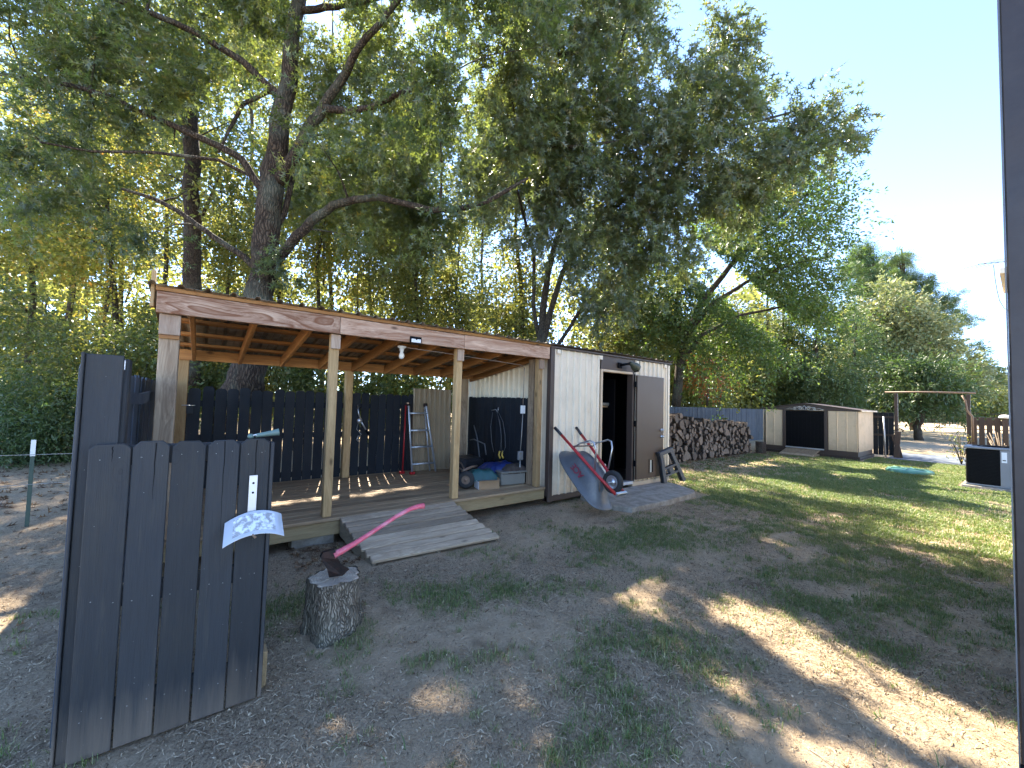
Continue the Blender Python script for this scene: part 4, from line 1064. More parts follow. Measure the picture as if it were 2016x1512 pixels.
# ladder
ld = thing('folding_ladder', 'silver multi-position ladder with red feet leaning at the back fence', 'ladder', (3.1, 6.6, .3))
def ldp(x, y, z): return Vector((x, y, z))
for s_, xt, xb in ((0, 2.90, 2.93), (1, 3.24, 3.38)):
    MB().tube([ldp(xt, 6.79, 1.52), ldp(xt + .01, 6.76, 1.48), ldp(xb, 6.55, .31)], .021, 8, sq=.6).build('side_rail', m_alu, ld)
    MB().tube([ldp(xt - .03 + .02 * s_, 6.80, 1.49), ldp(xb - .12 + .07 * s_, 6.69, .31)], .018, 8, sq=.6).build('side_rail', m_red if not s_ else m_alu, ld)
for f in (.14, .39, .63, .87):
    a = ldp(2.90, 6.77, 1.52).lerp(ldp(2.93, 6.55, .31), f); b = ldp(3.24, 6.77, 1.52).lerp(ldp(3.38, 6.55, .31), f)
    MB().tube([a, b], .016, 8).build('rung', m_alu, ld)
for x, y in ((2.93, 6.55), (2.80, 6.69)): MB().box(x - .045, x + .045, y - .03, y + .03, .302, .345, .006).build('foot', m_red, ld)
for x in (2.90, 3.24): MB().lathe([(.001, -.03), (.035, -.028), (.035, .028), (.001, .03)], (x, 6.78, 1.50), 'X', 14).build('hinge', m_axehead, ld)

# cable puller on the fence
cp = thing('cable_puller', 'hand cable puller with hooks hanging on the back fence by the post', 'cable puller', (2.0, 6.7, 1.2))
def B2(px, py): return ony(px, py, 6.86)
MB().tube([B2(704, 797), B2(706, 815), B2(709, 822)], .011, 6).build('hook', m_steel, cp)
MB().lathe([(.001, -.02), (.04, -.018), (.045, 0), (.04, .018), (.001, .02)], tuple(B2(708, 828)), 'Y', 12).build('drum', m_steel, cp)
MB().tube([B2(708, 824), B2(720, 846)], .012, 6).build('lever', m_alu, cp)
MB().tube([B2(720, 846), B2(725, 854)], .018, 6).build('lever_grip', m_black, cp)
MB().tube([B2(706, 832), B2(702, 845), B2(711, 855), B2(706, 860)], .005, 5).build('cable', m_wire, cp)
MB().tube([B2(706, 858), B2(702, 865), B2(705, 869), B2(708, 864)], .009, 6).build('hook', m_steel, cp)

# cords hanging on the inside right wall
def RX(px, py, x=4.225): return onx(px, py, x)
hk = thing('wall_hook', 'pale metal hook bracket holding cords on the dark shelter side panel', 'hook', tuple(RX(978, 808)))
MB().tube([RX(968, 808), RX(976, 806), RX(980, 812), RX(981, 802)], .008, 6).build('hook', m_steel, hk)
hc = thing('cord_bundle', 'loops of black cord hanging from the hook on the dark side panel', 'cord', tuple(RX(985, 850)))
for pts in (((978, 810), (984, 830), (987, 860), (984, 890)), ((980, 809), (990, 830), (994, 855), (995, 880), (990, 892)), ((970, 812), (966, 840), (968, 870), (972, 890)), ((979, 812), (986, 845), (988, 890))):
    MB().tube([RX(a, b, 4.20 - .01 * i) for i, (a, b) in enumerate(pts)], .006, 5).build('cord', m_greyplastic, hc)
for px in (984, 990): MB().tube([RX(px, 888, 4.17), RX(px - 2, 896, 4.17), RX(px + 1, 902, 4.17)], .016, 6).build('plug', m_yellow, hc)
# dark machine behind the tarps
pw = thing('dark_machine', 'dark wheeled yard machine with bent tube handle in the shelter back corner', 'machine', (3.75, 6.0, .3))
MB().box(3.5, 3.95, 5.8, 6.3, .36, .62, .05).build('body', m_blackplastic, pw)
MB().tube([onx(926, 866, 3.9), onx(933, 865, 3.9), onx(954, 874, 3.9), onx(957, 895, 3.9)], .012, 8).build('tube_handle', m_greyplastic, pw)
MB().tube([(3.90, 5.9, .55), (3.95, 6.1, .95), (4.0, 6.3, 1.15)], .012, 8).build('tube_handle', m_greyplastic, pw)
MB().lathe([(.001, -.04), (.09, -.04), (.11, 0), (.09, .04), (.001, .04)], (3.48, 5.95, .41), 'X', 18).build('wheel', m_tyre, pw)
# hand cart lying by the third post
hcart = thing('hand_cart', 'hand truck lying on the deck, its black pneumatic wheel by the third front post', 'hand truck', (3.1, 5.1, .3))
wc = ony(917, 943, 5.12); Mc = Matrix.Translation((wc.x, 5.12, .43)) @ Matrix.Rotation(math.radians(-35), 4, 'Z')
o = MB().lathe([(.065, -.03), (.10, -.038), (.125, -.02), (.13, 0), (.125, .02), (.10, .038), (.065, .03), (.065, -.03)], (0, 0, 0), 'Y', 26, Mc).build('wheel', m_tyre, hcart)
MB().lathe([(.001, -.03), (.018, -.03), (.02, -.015), (.05, -.012), (.0645, -.02), (.0645, .02), (.05, .012), (.02, .015), (.001, .02)], (0, 0, 0), 'Y', 20, Mc).build('rim', m_rusty, o)
for k_ in (0, .09): MB().tube([(wc.x + .02, 5.17, .46 + k_), (wc.x + .2, 5.6, .50 + k_), (wc.x + .25, 5.95, .52 + k_)], .013, 8).build('frame_tube', m_rusty, hcart)
MB().tube([(wc.x - .04, 5.15, .56), (wc.x + .13, 5.18, .60), (wc.x + .3, 5.3, .58)], .02, 8).build('frame_tube', m_rusty, hcart)
# cardboard box with teal tarp
cbx = thing('cardboard_box', 'open low cardboard box with a white end panel on the deck', 'box', (3.52, 4.98, .3))
Mc = Matrix.Translation((3.44, 5.02, ZD + .001)) @ Matrix.Rotation(math.radians(-14), 4, 'Z')
for a in ((-.15, .17, -.11, -.104, 0, .13), (-.15, .17, .104, .11, 0, .15), (.166, .172, -.104, .104, 0, .15)): MB().box(*a, .001, Mc).build('side_panel', m_card, cbx)
MB().box(-.156, -.150, -.104, .104, 0, .11, .001, Mc).build('end_panel', m_cardwhite, cbx)
MB().box(-.149, .165, -.103, .103, 0, .004, 0, Mc).build('base_panel', m_card, cbx)
MB().box(-.15, .165, -.17, -.111, .128, .131, 0, Mc).build('flap', m_card, cbx)
def cloth(cx_, cy_, w_, d_, h, seed, nx_=26, ny_=18, rot=0., top=.0):
    mb = MB(); mb.smooth = True; vs = []
    for j in range(ny_):
        for i in range(nx_):
            u, v = i / (nx_ - 1) * 2 - 1, j / (ny_ - 1) * 2 - 1
            rr_ = max(abs(u), abs(v)); e = max(0., 1 - rr_ ** 3.2)
            f = float(fbm(u * 2 + seed, v * 2 + seed * 2, 4, 1.8)); rid = abs(float(fbm(u * 1.5 + seed * 3, v * 3, 3, 2.2)) - .5) * 2
            jx, jy = (float(fbm(v * 3, seed, 3, 1.5)) - .5) * .3 * w_, (float(fbm(u * 3, seed + 5, 3, 1.5)) - .5) * .3 * d_
            x, y = (u * w_ + jx * abs(u)), (v * d_ + jy * abs(v))
            x, y = x * math.cos(rot) - y * math.sin(rot), x * math.sin(rot) + y * math.cos(rot)
            vs.append((cx_ + x, cy_ + y, top + h * e * (.55 + .6 * f) + .05 * h * rid - .01 * (1 - e) * 3))
    fs = [(j * nx_ + i, j * nx_ + i + 1, (j + 1) * nx_ + i + 1, (j + 1) * nx_ + i) for j in range(ny_ - 1) for i in range(nx_ - 1)]
    o = len(vs); vs += [(x, y, z - .012) for x, y, z in vs]; fs += [tuple(o + q for q in f[::-1]) for f in fs]
    return mb.add(vs, fs)
tag(cloth(3.46, 5.18, .26, .17, .14, 3.1, rot=-.4, top=.435).build('teal_tarp', m_tealtarp, loc=(3.4, 5.2, .3)), 'folded teal tarp heaped on the cardboard box', 'tarp')
bn = thing('storage_tote', 'grey plastic storage tote under the blue tarp', 'storage box', (3.95, 5.05, .3))
Mc = Matrix.Translation((3.93, 5.10, ZD + .001)) @ Matrix.Rotation(math.radians(-8), 4, 'Z')
MB().box(-.22, .22, -.16, .16, 0, .19, .02, Mc).build('tub', m_bin, bn); MB().box(-.235, .235, -.175, .175, .191, .215, .008, Mc).build('lid', m_bin, bn)
tag(cloth(3.92, 5.35, .34, .24, .13, 7.7, rot=-.15, top=.50).build('blue_tarp', m_bluetarp, loc=(3.9, 5.3, .5)), 'crumpled blue tarp heaped behind the storage tote', 'tarp')
tag(cloth(4.02, 5.10, .23, .17, .09, 12.3, rot=-.2, top=.52).build('brown_canvas', m_browncloth, loc=(4, 5.1, .5)), 'crumpled brown canvas lying on the storage tote lid', 'cloth')
tag(MB().box(3.72, 4.2, 5.3, 5.75, ZD + .001, .50, .03).build('dark_crate', m_blackplastic, loc=(3.9, 5.5, .3)), 'dark crate hidden under the blue tarp', 'crate')

# ================================================================== FIREWOOD
def log_mesh(seed, split=False):
    r_ = random.Random(seed); n = 10
    if split:
        k0 = r_.uniform(0, 6.28); span = r_.choice((1.6, 2.2, 3.14)); pts2 = [(0, 0)] + [(math.cos(k0 + span * i / 6), math.sin(k0 + span * i / 6)) for i in range(7)]
        cx_ = sum(p[0] for p in pts2) / len(pts2); cy_ = sum(p[1] for p in pts2) / len(pts2)
        pts2 = [((a - cx_) * 1.35, (b - cy_) * 1.35) for a, b in pts2]
    else:
        ph = r_.uniform(0, 6); pts2 = [((1 + .10 * math.sin(2 * a + ph) + .06 * math.sin(5 * a)) * math.cos(a), (1 + .08 * math.sin(3 * a + ph)) * math.sin(a)) for a in [2 * math.pi * i / n for i in range(n)]]
    n = len(pts2); mb = MB()
    vs = [(a * .5, b * .5, -.5 + r_.uniform(-.02, .02)) for a, b in pts2] + [(a * .5 * .93, b * .5 * .93, .5 + r_.uniform(-.02, .02)) for a, b in pts2]
    vs2 = [(a * .46, b * .46, -.515) for a, b in pts2]
    mb.mi = 0; mb.add(vs, [(i, (i + 1) % n, (i + 1) % n + n, i + n) for i in range(n)] + [tuple(range(n, 2 * n))])
    mb.mi = 1; o = len(mb.v); mb.add([vs[i] for i in range(n)] + vs2, [(i, i + n, (i + 1) % n + n, (i + 1) % n) for i in range(n)] + [tuple(range(n, 2 * n))[::-1]])
    return mesh_of(mb, 'firewood_log', [m_logbark, m_logend])
LM = [log_mesh(i, i % 2 == 1) for i in range(12)]
PX0, PX1, PYF = 10.3, 15.75, 6.15
def pile_top(x): return 1.34 + .04 * math.sin(x * 1.3) + .04 * math.sin(x * 4.1) - .05 * (x - 10.3) - max(0, x - 15.4) * 1.0
lr = random.Random(4); placed = []
for tries in range(26000):
    if len(placed) >= 300: break
    big = lr.random(); r_ = lr.choice((.055, .065, .075, .085)) if big < .82 else lr.uniform(.10, .135)
    if len(placed) < 26: r_ = lr.uniform(.11, .145)
    x = lr.uniform(PX0, PX1); z = lr.uniform(r_, pile_top(x) - r_ * .5)
    if len(placed) < 12: z = r_ * lr.uniform(.9, 1.3)
    if all((x - a) ** 2 + (z - b) ** 2 > ((r_ + c) * .86) ** 2 for a, b, c in placed): placed.append((x, z, r_))
big_labels = {}
for i, (x, z, r_) in enumerate(placed):
    rot = Euler((math.pi / 2 + lr.uniform(-.09, .09), lr.uniform(0, 6.28), lr.uniform(-.16, .16)), 'XYZ')
    # local z -> world y (cut end -z faces the yard)
    M3 = Matrix.Rotation(lr.uniform(-.14, .14), 4, 'Z') @ Matrix.Rotation(lr.uniform(-.07, .07), 4, 'X') @ Matrix.Rotation(-math.pi / 2, 4, 'X') @ Matrix.Rotation(lr.uniform(0, 6.28), 4, 'Z')
    ln = lr.uniform(.36, .46)
    lmi = lr.randrange(12); o = bpy.data.objects.new('firewood_log', LM[lmi]); C.objects.link(o)
    o.matrix_world = Matrix.Translation((x, PYF + ln / 2 + lr.uniform(-.07, .06), z)) @ M3 @ Matrix.Diagonal((2 * r_, 2 * r_, ln, 1))
    o['group'] = 'firewood logs in the long stack'; o['category'] = 'log'
    xb = ('by the shed corner', 'just right of the shed corner', 'left of the stack middle', 'at the stack middle', 'right of the stack middle', 'near the stack right end', 'at the far right end')[min(6, int((x - PX0) / (PX1 - PX0) * 7))]
    zt = z / pile_top(x); zb = 'on the top layer' if zt > .86 else 'in the upper rows' if zt > .64 else 'halfway up' if zt > .42 else 'in the lower rows' if zt > .16 else 'at the ground'
    kb = ('very thick' if r_ > .115 else 'thick' if r_ > .095 else 'medium' if r_ > .07 else 'thin' if r_ > .052 else 'very thin') + (' split' if lmi % 2 else ' round')
    o['label'] = f'{kb} firewood log {zb}, {xb}'
# the dark core behind the front row
mb = MB()
for i in range(54):
    x0 = PX0 + i * .1; mb.box(x0, x0 + .098, PYF + .22, PYF + .62, 0, pile_top(x0) - .06)
for tries in range(240):
    x = lr.uniform(PX0, PX1); z = lr.uniform(.08, pile_top(x) - .03)
    mb.tube([(x, PYF + .06, z), (x + .02, PYF + .5, z)], lr.uniform(.05, .08), 7, seed=tries)
o = mb.build('firewood_core', m_logbark, loc=(12, 6.4, 0)); o['kind'] = 'stuff'; o['label'] = 'firewood packed behind the front row of the stack'
lg = bpy.data.objects.new('round_log', LM[0]); C.objects.link(lg)
lg.matrix_world = Matrix.Translation((16.1, 5.95, .20)) @ Matrix.Diagonal((.34, .34, .42, 1)) @ Matrix.Rotation(math.pi, 4, 'X')
tag(lg, 'upright short log round between the firewood stack and the tan shed', 'log')

# ================================================================== far fence on the right
ff = thing('long_picket_fence', 'long blue-grey board fence behind the firewood and tan shed', 'fence', (7.9, 8.5, 0))
pmf = picket_mesh(.138, 1.60, .018, m_farfence, .012)
x = 7.8
while x < 23.5: inst(pmf, 'picket', ff, (x - 7.9, random.uniform(-.006, .006), random.uniform(-.012, .012)), (0, 0, random.uniform(-.02, .02))); x += .1405
for z in (.3, 1.25): MB().box(7.8, 23.5, 8.52, 8.56, z, z + .09).build('rail', m_farfence, ff)

# ================================================================== TAN SHED
ts = thing('tan_garden_shed', 'low tan metal garden shed with black double doors and white scroll ornament', 'shed', (17.2, 4.8, 0))
X0, Y0, Y1, XB = 17.2, 3.43, 6.25, 19.2
ZB, ZT = .26, 1.60; 
GP2 = ((0, 0), (.012, -.012), (.03, -.012), (.042, 0), (.26, 0))
def yw_panel(y0, y1, z0, z1, x, prof, flip=1):     # wall in the YZ plane facing -X, ribs vertical
    Mx = Matrix.Translation((x, 0, 0)) @ Matrix(((0, 0, 1, 0), (1, 0, 0, 0), (0, 1, 0, 0), (0, 0, 0, 1)))
    return corrugated(y0, y1, prof, z0, z1, Mx)
yw_panel(Y0 + .02, 4.24, ZB, ZT, X0, GP2).build('front_panel', m_tan, ts)
yw_panel(5.62, Y1 - .02, ZB, ZT, X0, GP2).build('front_panel', m_tan, ts)
SP = ((0, 0), (.02, .014), (.04, .014), (.06, 0), (.11, 0))
wall = corrugated(X0, XB, SP, ZB, ZT, Matrix.Translation((0, Y0, 0)) @ Matrix(((1, 0, 0, 0), (0, 0, -1, 0), (0, 1, 0, 0), (0, 0, 0, 1)))); wall.build('side_wall', m_tan, ts)
MB().box(X0, XB, Y1, Y1 + .02, ZB, ZT).build('side_wall', m_tan, ts)
MB().box(XB, XB + .02, Y0, Y1, ZB, ZT).build('back_wall', m_tan, ts)
for y in (4.245, 5.51): MB().box(X0 - .03, X0 + .03, y, y + .10, .2, ZT, .004).build('door_post', m_trim, ts)
MB().box(X0 - .012, X0 + .02, 4.35, 4.93, .27, 1.57, .004).build('door', m_black, ts); MB().box(X0 - .006, X0 + .024, 4.932, 5.505, .27, 1.57, .004).build('door', m_black, ts)
for y0 in (4.35, 4.932):
    for q in range(5):
        y = y0 + .06 + q * .11; MB().box(X0 - .018, X0 - .0125, y, y + .03, .3, 1.55).build('door_rib', m_black, ts)
MB().box(X0 - .04, X0 + .05, 4.35, 5.51, .225, .265, .003).build('door_track', m_alu, ts)
MB().box(X0 + .002, XB, Y0 + .01, Y1 - .01, .10, ZB - .002, .005).build('base_frame', m_trim, ts)
MB().box(X0 - .01, XB + .02, Y0 - .03, Y1 + .03, -.02, .098, .005).build('base_timber', m_brownfence, ts)
ym = 4.92
g = MB(); pl = [(Y0 - .06, ZT + .0), (Y1 + .06, ZT + .0), (Y1 + .06, ZT + .03), (ym, ZT + .235), (Y0 - .06, ZT + .03)]
vs = [(X0 - .025, y, z) for y, z in pl] + [(X0 + .012, y, z) for y, z in pl]; n = 5
g.add(vs, [tuple(range(n))[::-1], tuple(range(n, 2 * n))] + [(i, (i + 1) % n, (i + 1) % n + n, i + n) for i in range(n)]).build('gable', m_trim, ts)
for ya, yb in ((Y0 - .10, ym), (ym, Y1 + .10)):
    za, zb = (ZT + .03, ZT + .245) if ya < ym - .1 else (ZT + .245, ZT + .03)
    q = [(X0 - .10, ya, za), (XB + .08, ya, za), (XB + .08, yb, zb), (X0 - .10, yb, zb)]
    MB().add(q + [(a, b, c + .02) for a, b, c in q], [(3, 2, 1, 0), (4, 5, 6, 7), (0, 1, 5, 4), (1, 2, 6, 5), (2, 3, 7, 6), (3, 0, 4, 7)]).build('roof_panel', m_trim, ts)
MB().box(X0 - .11, XB + .09, Y0 - .12, Y0 - .09, ZT - .0, ZT + .05, .003).build('eave_strip', m_tan, ts)
# scroll ornament: spirals on the gable
orn = MB()
def spiral(cy, cz, r0_, turns, sgn, n=22):
    return [(X0 - .04, cy + sgn * r0_ * (1 - i / n * .85) * math.cos(i / n * turns * 6.283), cz + r0_ * (1 - i / n * .85) * math.sin(i / n * turns * 6.283)) for i in range(n)]
for sg in (-1, 1):
    orn.tube(spiral(ym + sg * .13, ZT + .075, .075, 1.6, sg), .011, 5); orn.tube(spiral(ym + sg * .30, ZT + .055, .055, 1.5, -sg), .010, 5)
    orn.tube([(X0 - .04, ym + sg * .36, ZT + .05), (X0 - .04, ym + sg * .45, ZT + .075), (X0 - .04, ym + sg * .58, ZT + .02)], .010, 5)
    orn.tube([(X0 - .04, ym + sg * .03, ZT + .02), (X0 - .04, ym + sg * .05, ZT + .1), (X0 - .04, ym, ZT + .17)], .011, 5)
    orn.tube([(X0 - .04, ym + sg * .12, ZT + .12), (X0 - .04, ym + sg * .24, ZT + .11), (X0 - .04, ym + sg * .34, ZT + .075)], .009, 5)
orn.tube([(X0 - .04, ym - .55, ZT + .012), (X0 - .04, ym + .55, ZT + .012)], .007, 5)
orn.build('scroll_ornament', m_ornament, ts)
r2_ = thing('small_ramp', 'small weathered board ramp in front of the tan shed doors', 'ramp', (16.6, 4.9, 0))
for i in range(5):
    q = [(16.35 + i * .16, 4.45, .06 + i * .035), (16.35 + i * .16, 5.45, .06 + i * .035), (16.50 + i * .16, 5.45, .09 + i * .035), (16.50 + i * .16, 4.45, .09 + i * .035)]
    MB().add(q + [(a, b, c - .03) for a, b, c in q], [(3, 2, 1, 0), (4, 5, 6, 7), (0, 1, 5, 4), (1, 2, 6, 5), (2, 3, 7, 6), (3, 0, 4, 7)]).build('plank', m_ramp, r2_)
for y in (4.47, 5.38): MB().box(16.4, 17.15, y, y + .05, -.02, .085).build('stringer', m_rampY, r2_)

# ================================================================== yard gate frame, right side
ar = thing('gate_arch', 'tall dark wooden gate frame with a crossbar over the yard opening', 'gate frame', (19.4, 2, 0))
MB().box(19.35, 19.45, 2.785, 2.875, -.05, 2.29, .004).build('post', m_brownfence, ar)
MB().box(19.35, 19.45, 1.10, 1.19, -.05, 2.25, .004).build('post', m_brownfence, ar)
MB().tube([(19.4, 3.12, 2.33), (19.4, 2.1, 2.335), (19.4, .98, 2.30)], .028, 8).build('crossbar', m_rusty, ar)
tag(MB().tube([(19.3, 1.27, 2.22), (19.3, 1.20, 2.05), (19.3, 1.17, 1.75), (19.3, 1.06, 1.55), (19.3, 1.055, .75)], .026, 8).build('bent_conduit', m_rusty, loc=(19.3, 1.1, 1)), 'bent pale conduit pipe running down the right gate frame post', 'conduit')
dg = thing('open_gate_leaf', 'dark board gate leaf standing open behind the tan shed corner', 'gate', (19.6, 3.2, 0))
for i in range(4): MB().box(19.60, 19.625, 2.93 + i * .142, 2.93 + i * .142 + .136, .06, 1.60, .004).build('board', m_navy, dg)
for z in (.75, 1.4): MB().box(19.57, 19.598, 2.92, 3.5, z, z + .07).build('rail', m_brownfence, dg)
tag(MB().tube([(19.5, 3.18, 1.45), (19.5, 3.14, .0)], .022, 8).build('metal_pole', m_alu, loc=(19.5, 3.1, 0)), 'slim silver pole leaning on the dark gate leaf beside the tan shed', 'pole')
for nm, x, y, tlt in (('tall', 19.25, 2.83, .09), ('short', 19.3, 2.72, .24)):
    Mx = Matrix.Translation((x, y, 0)) @ Matrix.Rotation(tlt * (1 if nm == 'tall' else -1) * .8, 4, 'X')
    o = MB().box(-.02, .02, -.07, .07, -.01, .95 if nm == 'tall' else .85, .003, Mx).build('leaning_board', m_brownfence, loc=(x, y, 0))
    tag(o, 'dark board leaning on the left gate frame post' if nm == 'tall' else 'second board splayed at the foot of the left gate frame post', 'board')
tag(MB().tube([(19.32, 2.8, 1.02), (19.28, 2.72, 1.05), (19.25, 2.64, 1.0), (19.3, 2.66, .95)], .02, 6).build('gate_hook', m_black, loc=(19.3, 2.7, 1)), 'black curved latch handle on the left gate frame post', 'latch')
dk = thing('brown_picket_fence', 'dark brown picket fence right of the yard opening behind the AC unit', 'fence', (19.5, 0, 0))
pmb = picket_mesh(.12, 1.50, .018, m_brownfence, .02)
y = .98
while y > -3: inst(pmb, 'picket', dk, (0, y, .02 + random.uniform(-.01, .01)), (0, 0, math.pi / 2)); y -= .157
MB().box(19.49, 19.53, -3, 1.08, 1.30, 1.44).build('rail', m_brownfence, dk); MB().box(19.52, 19.55, -3, 1.08, .35, .44).build('rail', m_brownfence, dk)
MB().box(19.38, 19.48, .36, .46, -.02, 1.52, .004).build('fence_post', m_brownfence, dk)
lf = thing('white_post_cap', 'white domed lamp cap on the brown picket fence post', 'lamp', (19.4, .42, 1.3))
MB().lathe([(.001, .11), (.08, .10), (.13, .06), (.14, .02), (.12, 0), (.001, 0)], (19.42, .41, 1.521), 'Z', 14).build('cap', m_white, lf)
o = MB().box(18.75, 22.0, 1.15, 3.02, -.04, .035, .01).build('path_slab', m_slab); o['kind'] = 'structure'
# dried stalks near the fence
dp = thing('dry_shrub', 'pale dried twiggy plant in front of the brown picket fence', 'plant', (18.6, .55, 0))
mb = MB()
for i in range(16):
    a = random.uniform(0, 6.28); L = random.uniform(.7, 1.25)
    mb.tube([(18.6, .45, 0), (18.6 + .12 * math.cos(a), .45 + .12 * math.sin(a), L * .5), (18.6 + .3 * math.cos(a), .45 + .3 * math.sin(a), L)], .009, 4, seed=i)
mb.build('stems', m_ramp, dp, kind='stuff')
dp2 = thing('leafy_plant', 'sparse weedy plant at the foot of the right gate frame post', 'plant', (19.1, 1.35, 0))
mb = MB()
for i in range(9):
    a = random.uniform(0, 6.28); L = random.uniform(.5, 1.0)
    mb.tube([(19.1, 1.3, 0), (19.1 + .08 * math.cos(a), 1.3 + .08 * math.sin(a), L * .5), (19.1 + .22 * math.cos(a), 1.3 + .22 * math.sin(a), L)], .008, 4, seed=i)
mb.build('stems', m_barkcedar, dp2, kind='stuff')
g = np.random.default_rng(3); pp = np.stack([g.normal(0, .15, 160), g.normal(0, .15, 160), g.uniform(.15, 1.0, 160)], 1)
o = bpy.data.objects.new('leaves', leaf_mesh('leaves', pp, g.normal(size=(160, 3)), norm(g.normal(size=(160, 3)) + [0, 0, 1]), np.full(160, .07), g.random(160), 'simple', m_shrubleaf)); C.objects.link(o); o.parent = dp2; o['kind'] = 'stuff'

# ================================================================== AC unit
ac = thing('ac_condenser', 'grey and black outdoor AC condenser beside the dark house corner', 'AC unit', (13.9, .4, 0))
AX0, AX1, AY0, AY1 = 13.5, 14.35, .02, .87
MB().box(AX0 + .02, AX1 - .02, AY0 + .02, AY1 - .02, .10, .86, .02).build('coil_body', m_accoil, ac)
for i in range(24): MB().box(AX0 + .004, AX0 + .02, AY0 + .36, AY1 - .005, .12 + i * .03, .128 + i * .03).build('louvre', m_accoil, ac)
for i in range(24): MB().box(AX0 + .02, AX1 - .02, AY1 - .018, AY1 - .004, .12 + i * .03, .128 + i * .03).build('louvre', m_accoil, ac)
MB().box(AX0, AX0 + .03, AY0, AY0 + .35, .10, .86, .004).build('corner_panel', m_acgrey, ac)
MB().box(AX0 - .03, AX0 - .002, AY0 + .02, AY0 + .19, .30, .55, .004).build('service_box', m_acgrey, ac)
MB().box(AX0 - .006, AX0 - .002, AY0 + .255, AY0 + .33, .60, .82, .001).build('rating_label', m_white, ac)
MB().box(AX0 - .008, AX0 - .0065, AY0 + .27, AY0 + .315, .64, .66).build('label_print', m_black, ac)
MB().box(AX0 - .02, AX1 + .02, AY0 - .02, AY1 + .02, .862, .905, .012).build('top_cover', m_acgrey, ac)
for r_ in (.10, .18, .26, .34): MB().tube([(13.93 + r_ * math.cos(a), .44 + r_ * math.sin(a), .915) for a in [6.283 * i / 24 for i in range(25)]], .006, 5).build('fan_guard', m_accoil, ac)
MB().box(AX0 - .005, AX1, AY0, AY1, .065, .099, .004).build('base_pan', m_acgrey, ac)
o = MB().box(13.44, 14.42, -.04, .93, -.03, .058, .01).build('ac_pad', m_concrete); tag(o, 'thin pale pad under the AC unit', 'pad')
ld2 = thing('septic_lid', 'mint green plastic septic lid in the sunny grass', 'lid', (15.2, 2.0, 0))
MB().lathe([(.47, -.02), (.48, .05), (.44, .085), (.30, .10), (.001, .105)], (15.2, 1.98, 0), 'Z', 32).build('cover', m_mint, ld2)
for a in range(6): MB().box(.10, .40, -.012, .012, .10, .116, .003, Matrix.Translation((15.2, 1.98, 0)) @ Matrix.Rotation(a * 1.047, 4, 'Z')).build('rib', m_mint, ld2)

# ================================================================== house corner, eave, antenna
hs = thing('house_corner', 'dark brown house corner board at the right edge', 'house', (2.45, -.3, 0))
cxy = onz(2008, 1511, 0)      # the edge's foot lies on this sight line
ex, ey_ = cxy.x * .93, cxy.y * .93
ex, ey_ = 2.80, onx(2007, 1400, 2.80).y
MB().box(ex, ex + .10, ey_ - .14, ey_, -.05, 4.2, .006).build('corner_board', m_post_dark, hs)
MB().box(ex + .012, ex + .022, ey_ + .0005, ey_ + .006, -.05, 4.2, .001).build('corner_bead', m_acgrey, hs)
for i in range(22): MB().box(ex + .02, ex + 6.5, ey_ - .18, ey_ - .145, .25 + i * .18, .25 + i * .18 + .176, .006).build('siding_board', m_cream, hs)  # unseen siding, made cream to bounce light into the yard
MB().box(ex + .03, ex + 6.5, ey_ - .6, ey_ - .182, -.05, .248, .006).build('foundation', m_concrete, hs)
MB().box(ex - .02, ex + .001, ey_ - .06, ey_ + .002, .06, .14, .004).build('corner_bracket', m_black, hs)
ev = P(1984, 531, 9.0)
ho = thing('white_eave_end', 'small white eave end jutting out behind the house corner', 'eave', (ev.x, ev.y - .6, ev.z - .06))
MB().box(ev.x - .0, ev.x + 2.4, ev.y - 3.0, ev.y + .12, ev.z - .06, ev.z + .07, .004).build('fascia', m_cream, ho)
MB().box(ev.x + .1, ev.x + 2.4, ev.y - 3.0, ev.y - .3, -.05, ev.z - .062).build('house_wall', m_cream, ho)
an = thing('tv_antenna', 'thin rooftop TV antenna with a drooping cable against the sky', 'antenna', (0, 0, 0))
aa = [P(a, b, 9.4) for a, b in ((1926, 520), (1990, 514))]
MB().tube(aa + [aa[1] + (aa[1] - aa[0]) * .3], .010, 6).build('boom', m_rustpipe, an)
for f in (.1, .3, .5, .7, .9, 1.1):
    c = aa[0].lerp(aa[1], f); d = Vector((.26 + .1 * f, .30, 0.02)); MB().tube([c - d, c + d], .005, 5).build('element', m_rustpipe, an)
mt = aa[1] + (aa[1] - aa[0]) * .2
MB().tube([mt + Vector((0, 0, .1)), Vector((mt.x, mt.y, ev.z + .06))], .016, 6).build('mast', m_rustpipe, an)
cb2 = [P(a, b, 9.4) for a, b in ((1956, 522), (1959, 548), (1963, 572), (1968, 592), (1977, 607), (1992, 615))]
MB().tube(cb2 + [Vector((mt.x, mt.y, cb2[-1].z - .05))], .008, 6).build('cable', m_wire, an)

# ================================================================== wire fence at the left
wf = thing('wire_fence', 'green metal T-post with white tip and two wire strands left of the gate', 'fence', (-1.62, 7.15, 0))
b0 = ony(50, 1040, 7.15); t0 = ony(69, 866, 7.15)
x_ = (b0.x + t0.x) / 2
MB().box(x_ - .018, x_ + .018, 7.148, 7.154, -.1, t0.z - .19).box(x_ - .004, x_ + .004, 7.154, 7.18, -.1, t0.z - .19).build('t_post', m_dgreen, wf)
MB().box(x_ - .02, x_ + .02, 7.146, 7.155, t0.z - .189, t0.z).box(x_ - .005, x_ + .005, 7.155, 7.181, t0.z - .189, t0.z).build('white_tip', m_white, wf)
for z, sg in ((.78, .03), (.43, .02)):
    pts = [(x_ - 5 + i * .8, 7.14, z - sg * math.sin(i * 1.1) + .01 * i) for i in range(9)]
    MB().tube(pts, .0035, 5).build('wire', m_wire, wf)
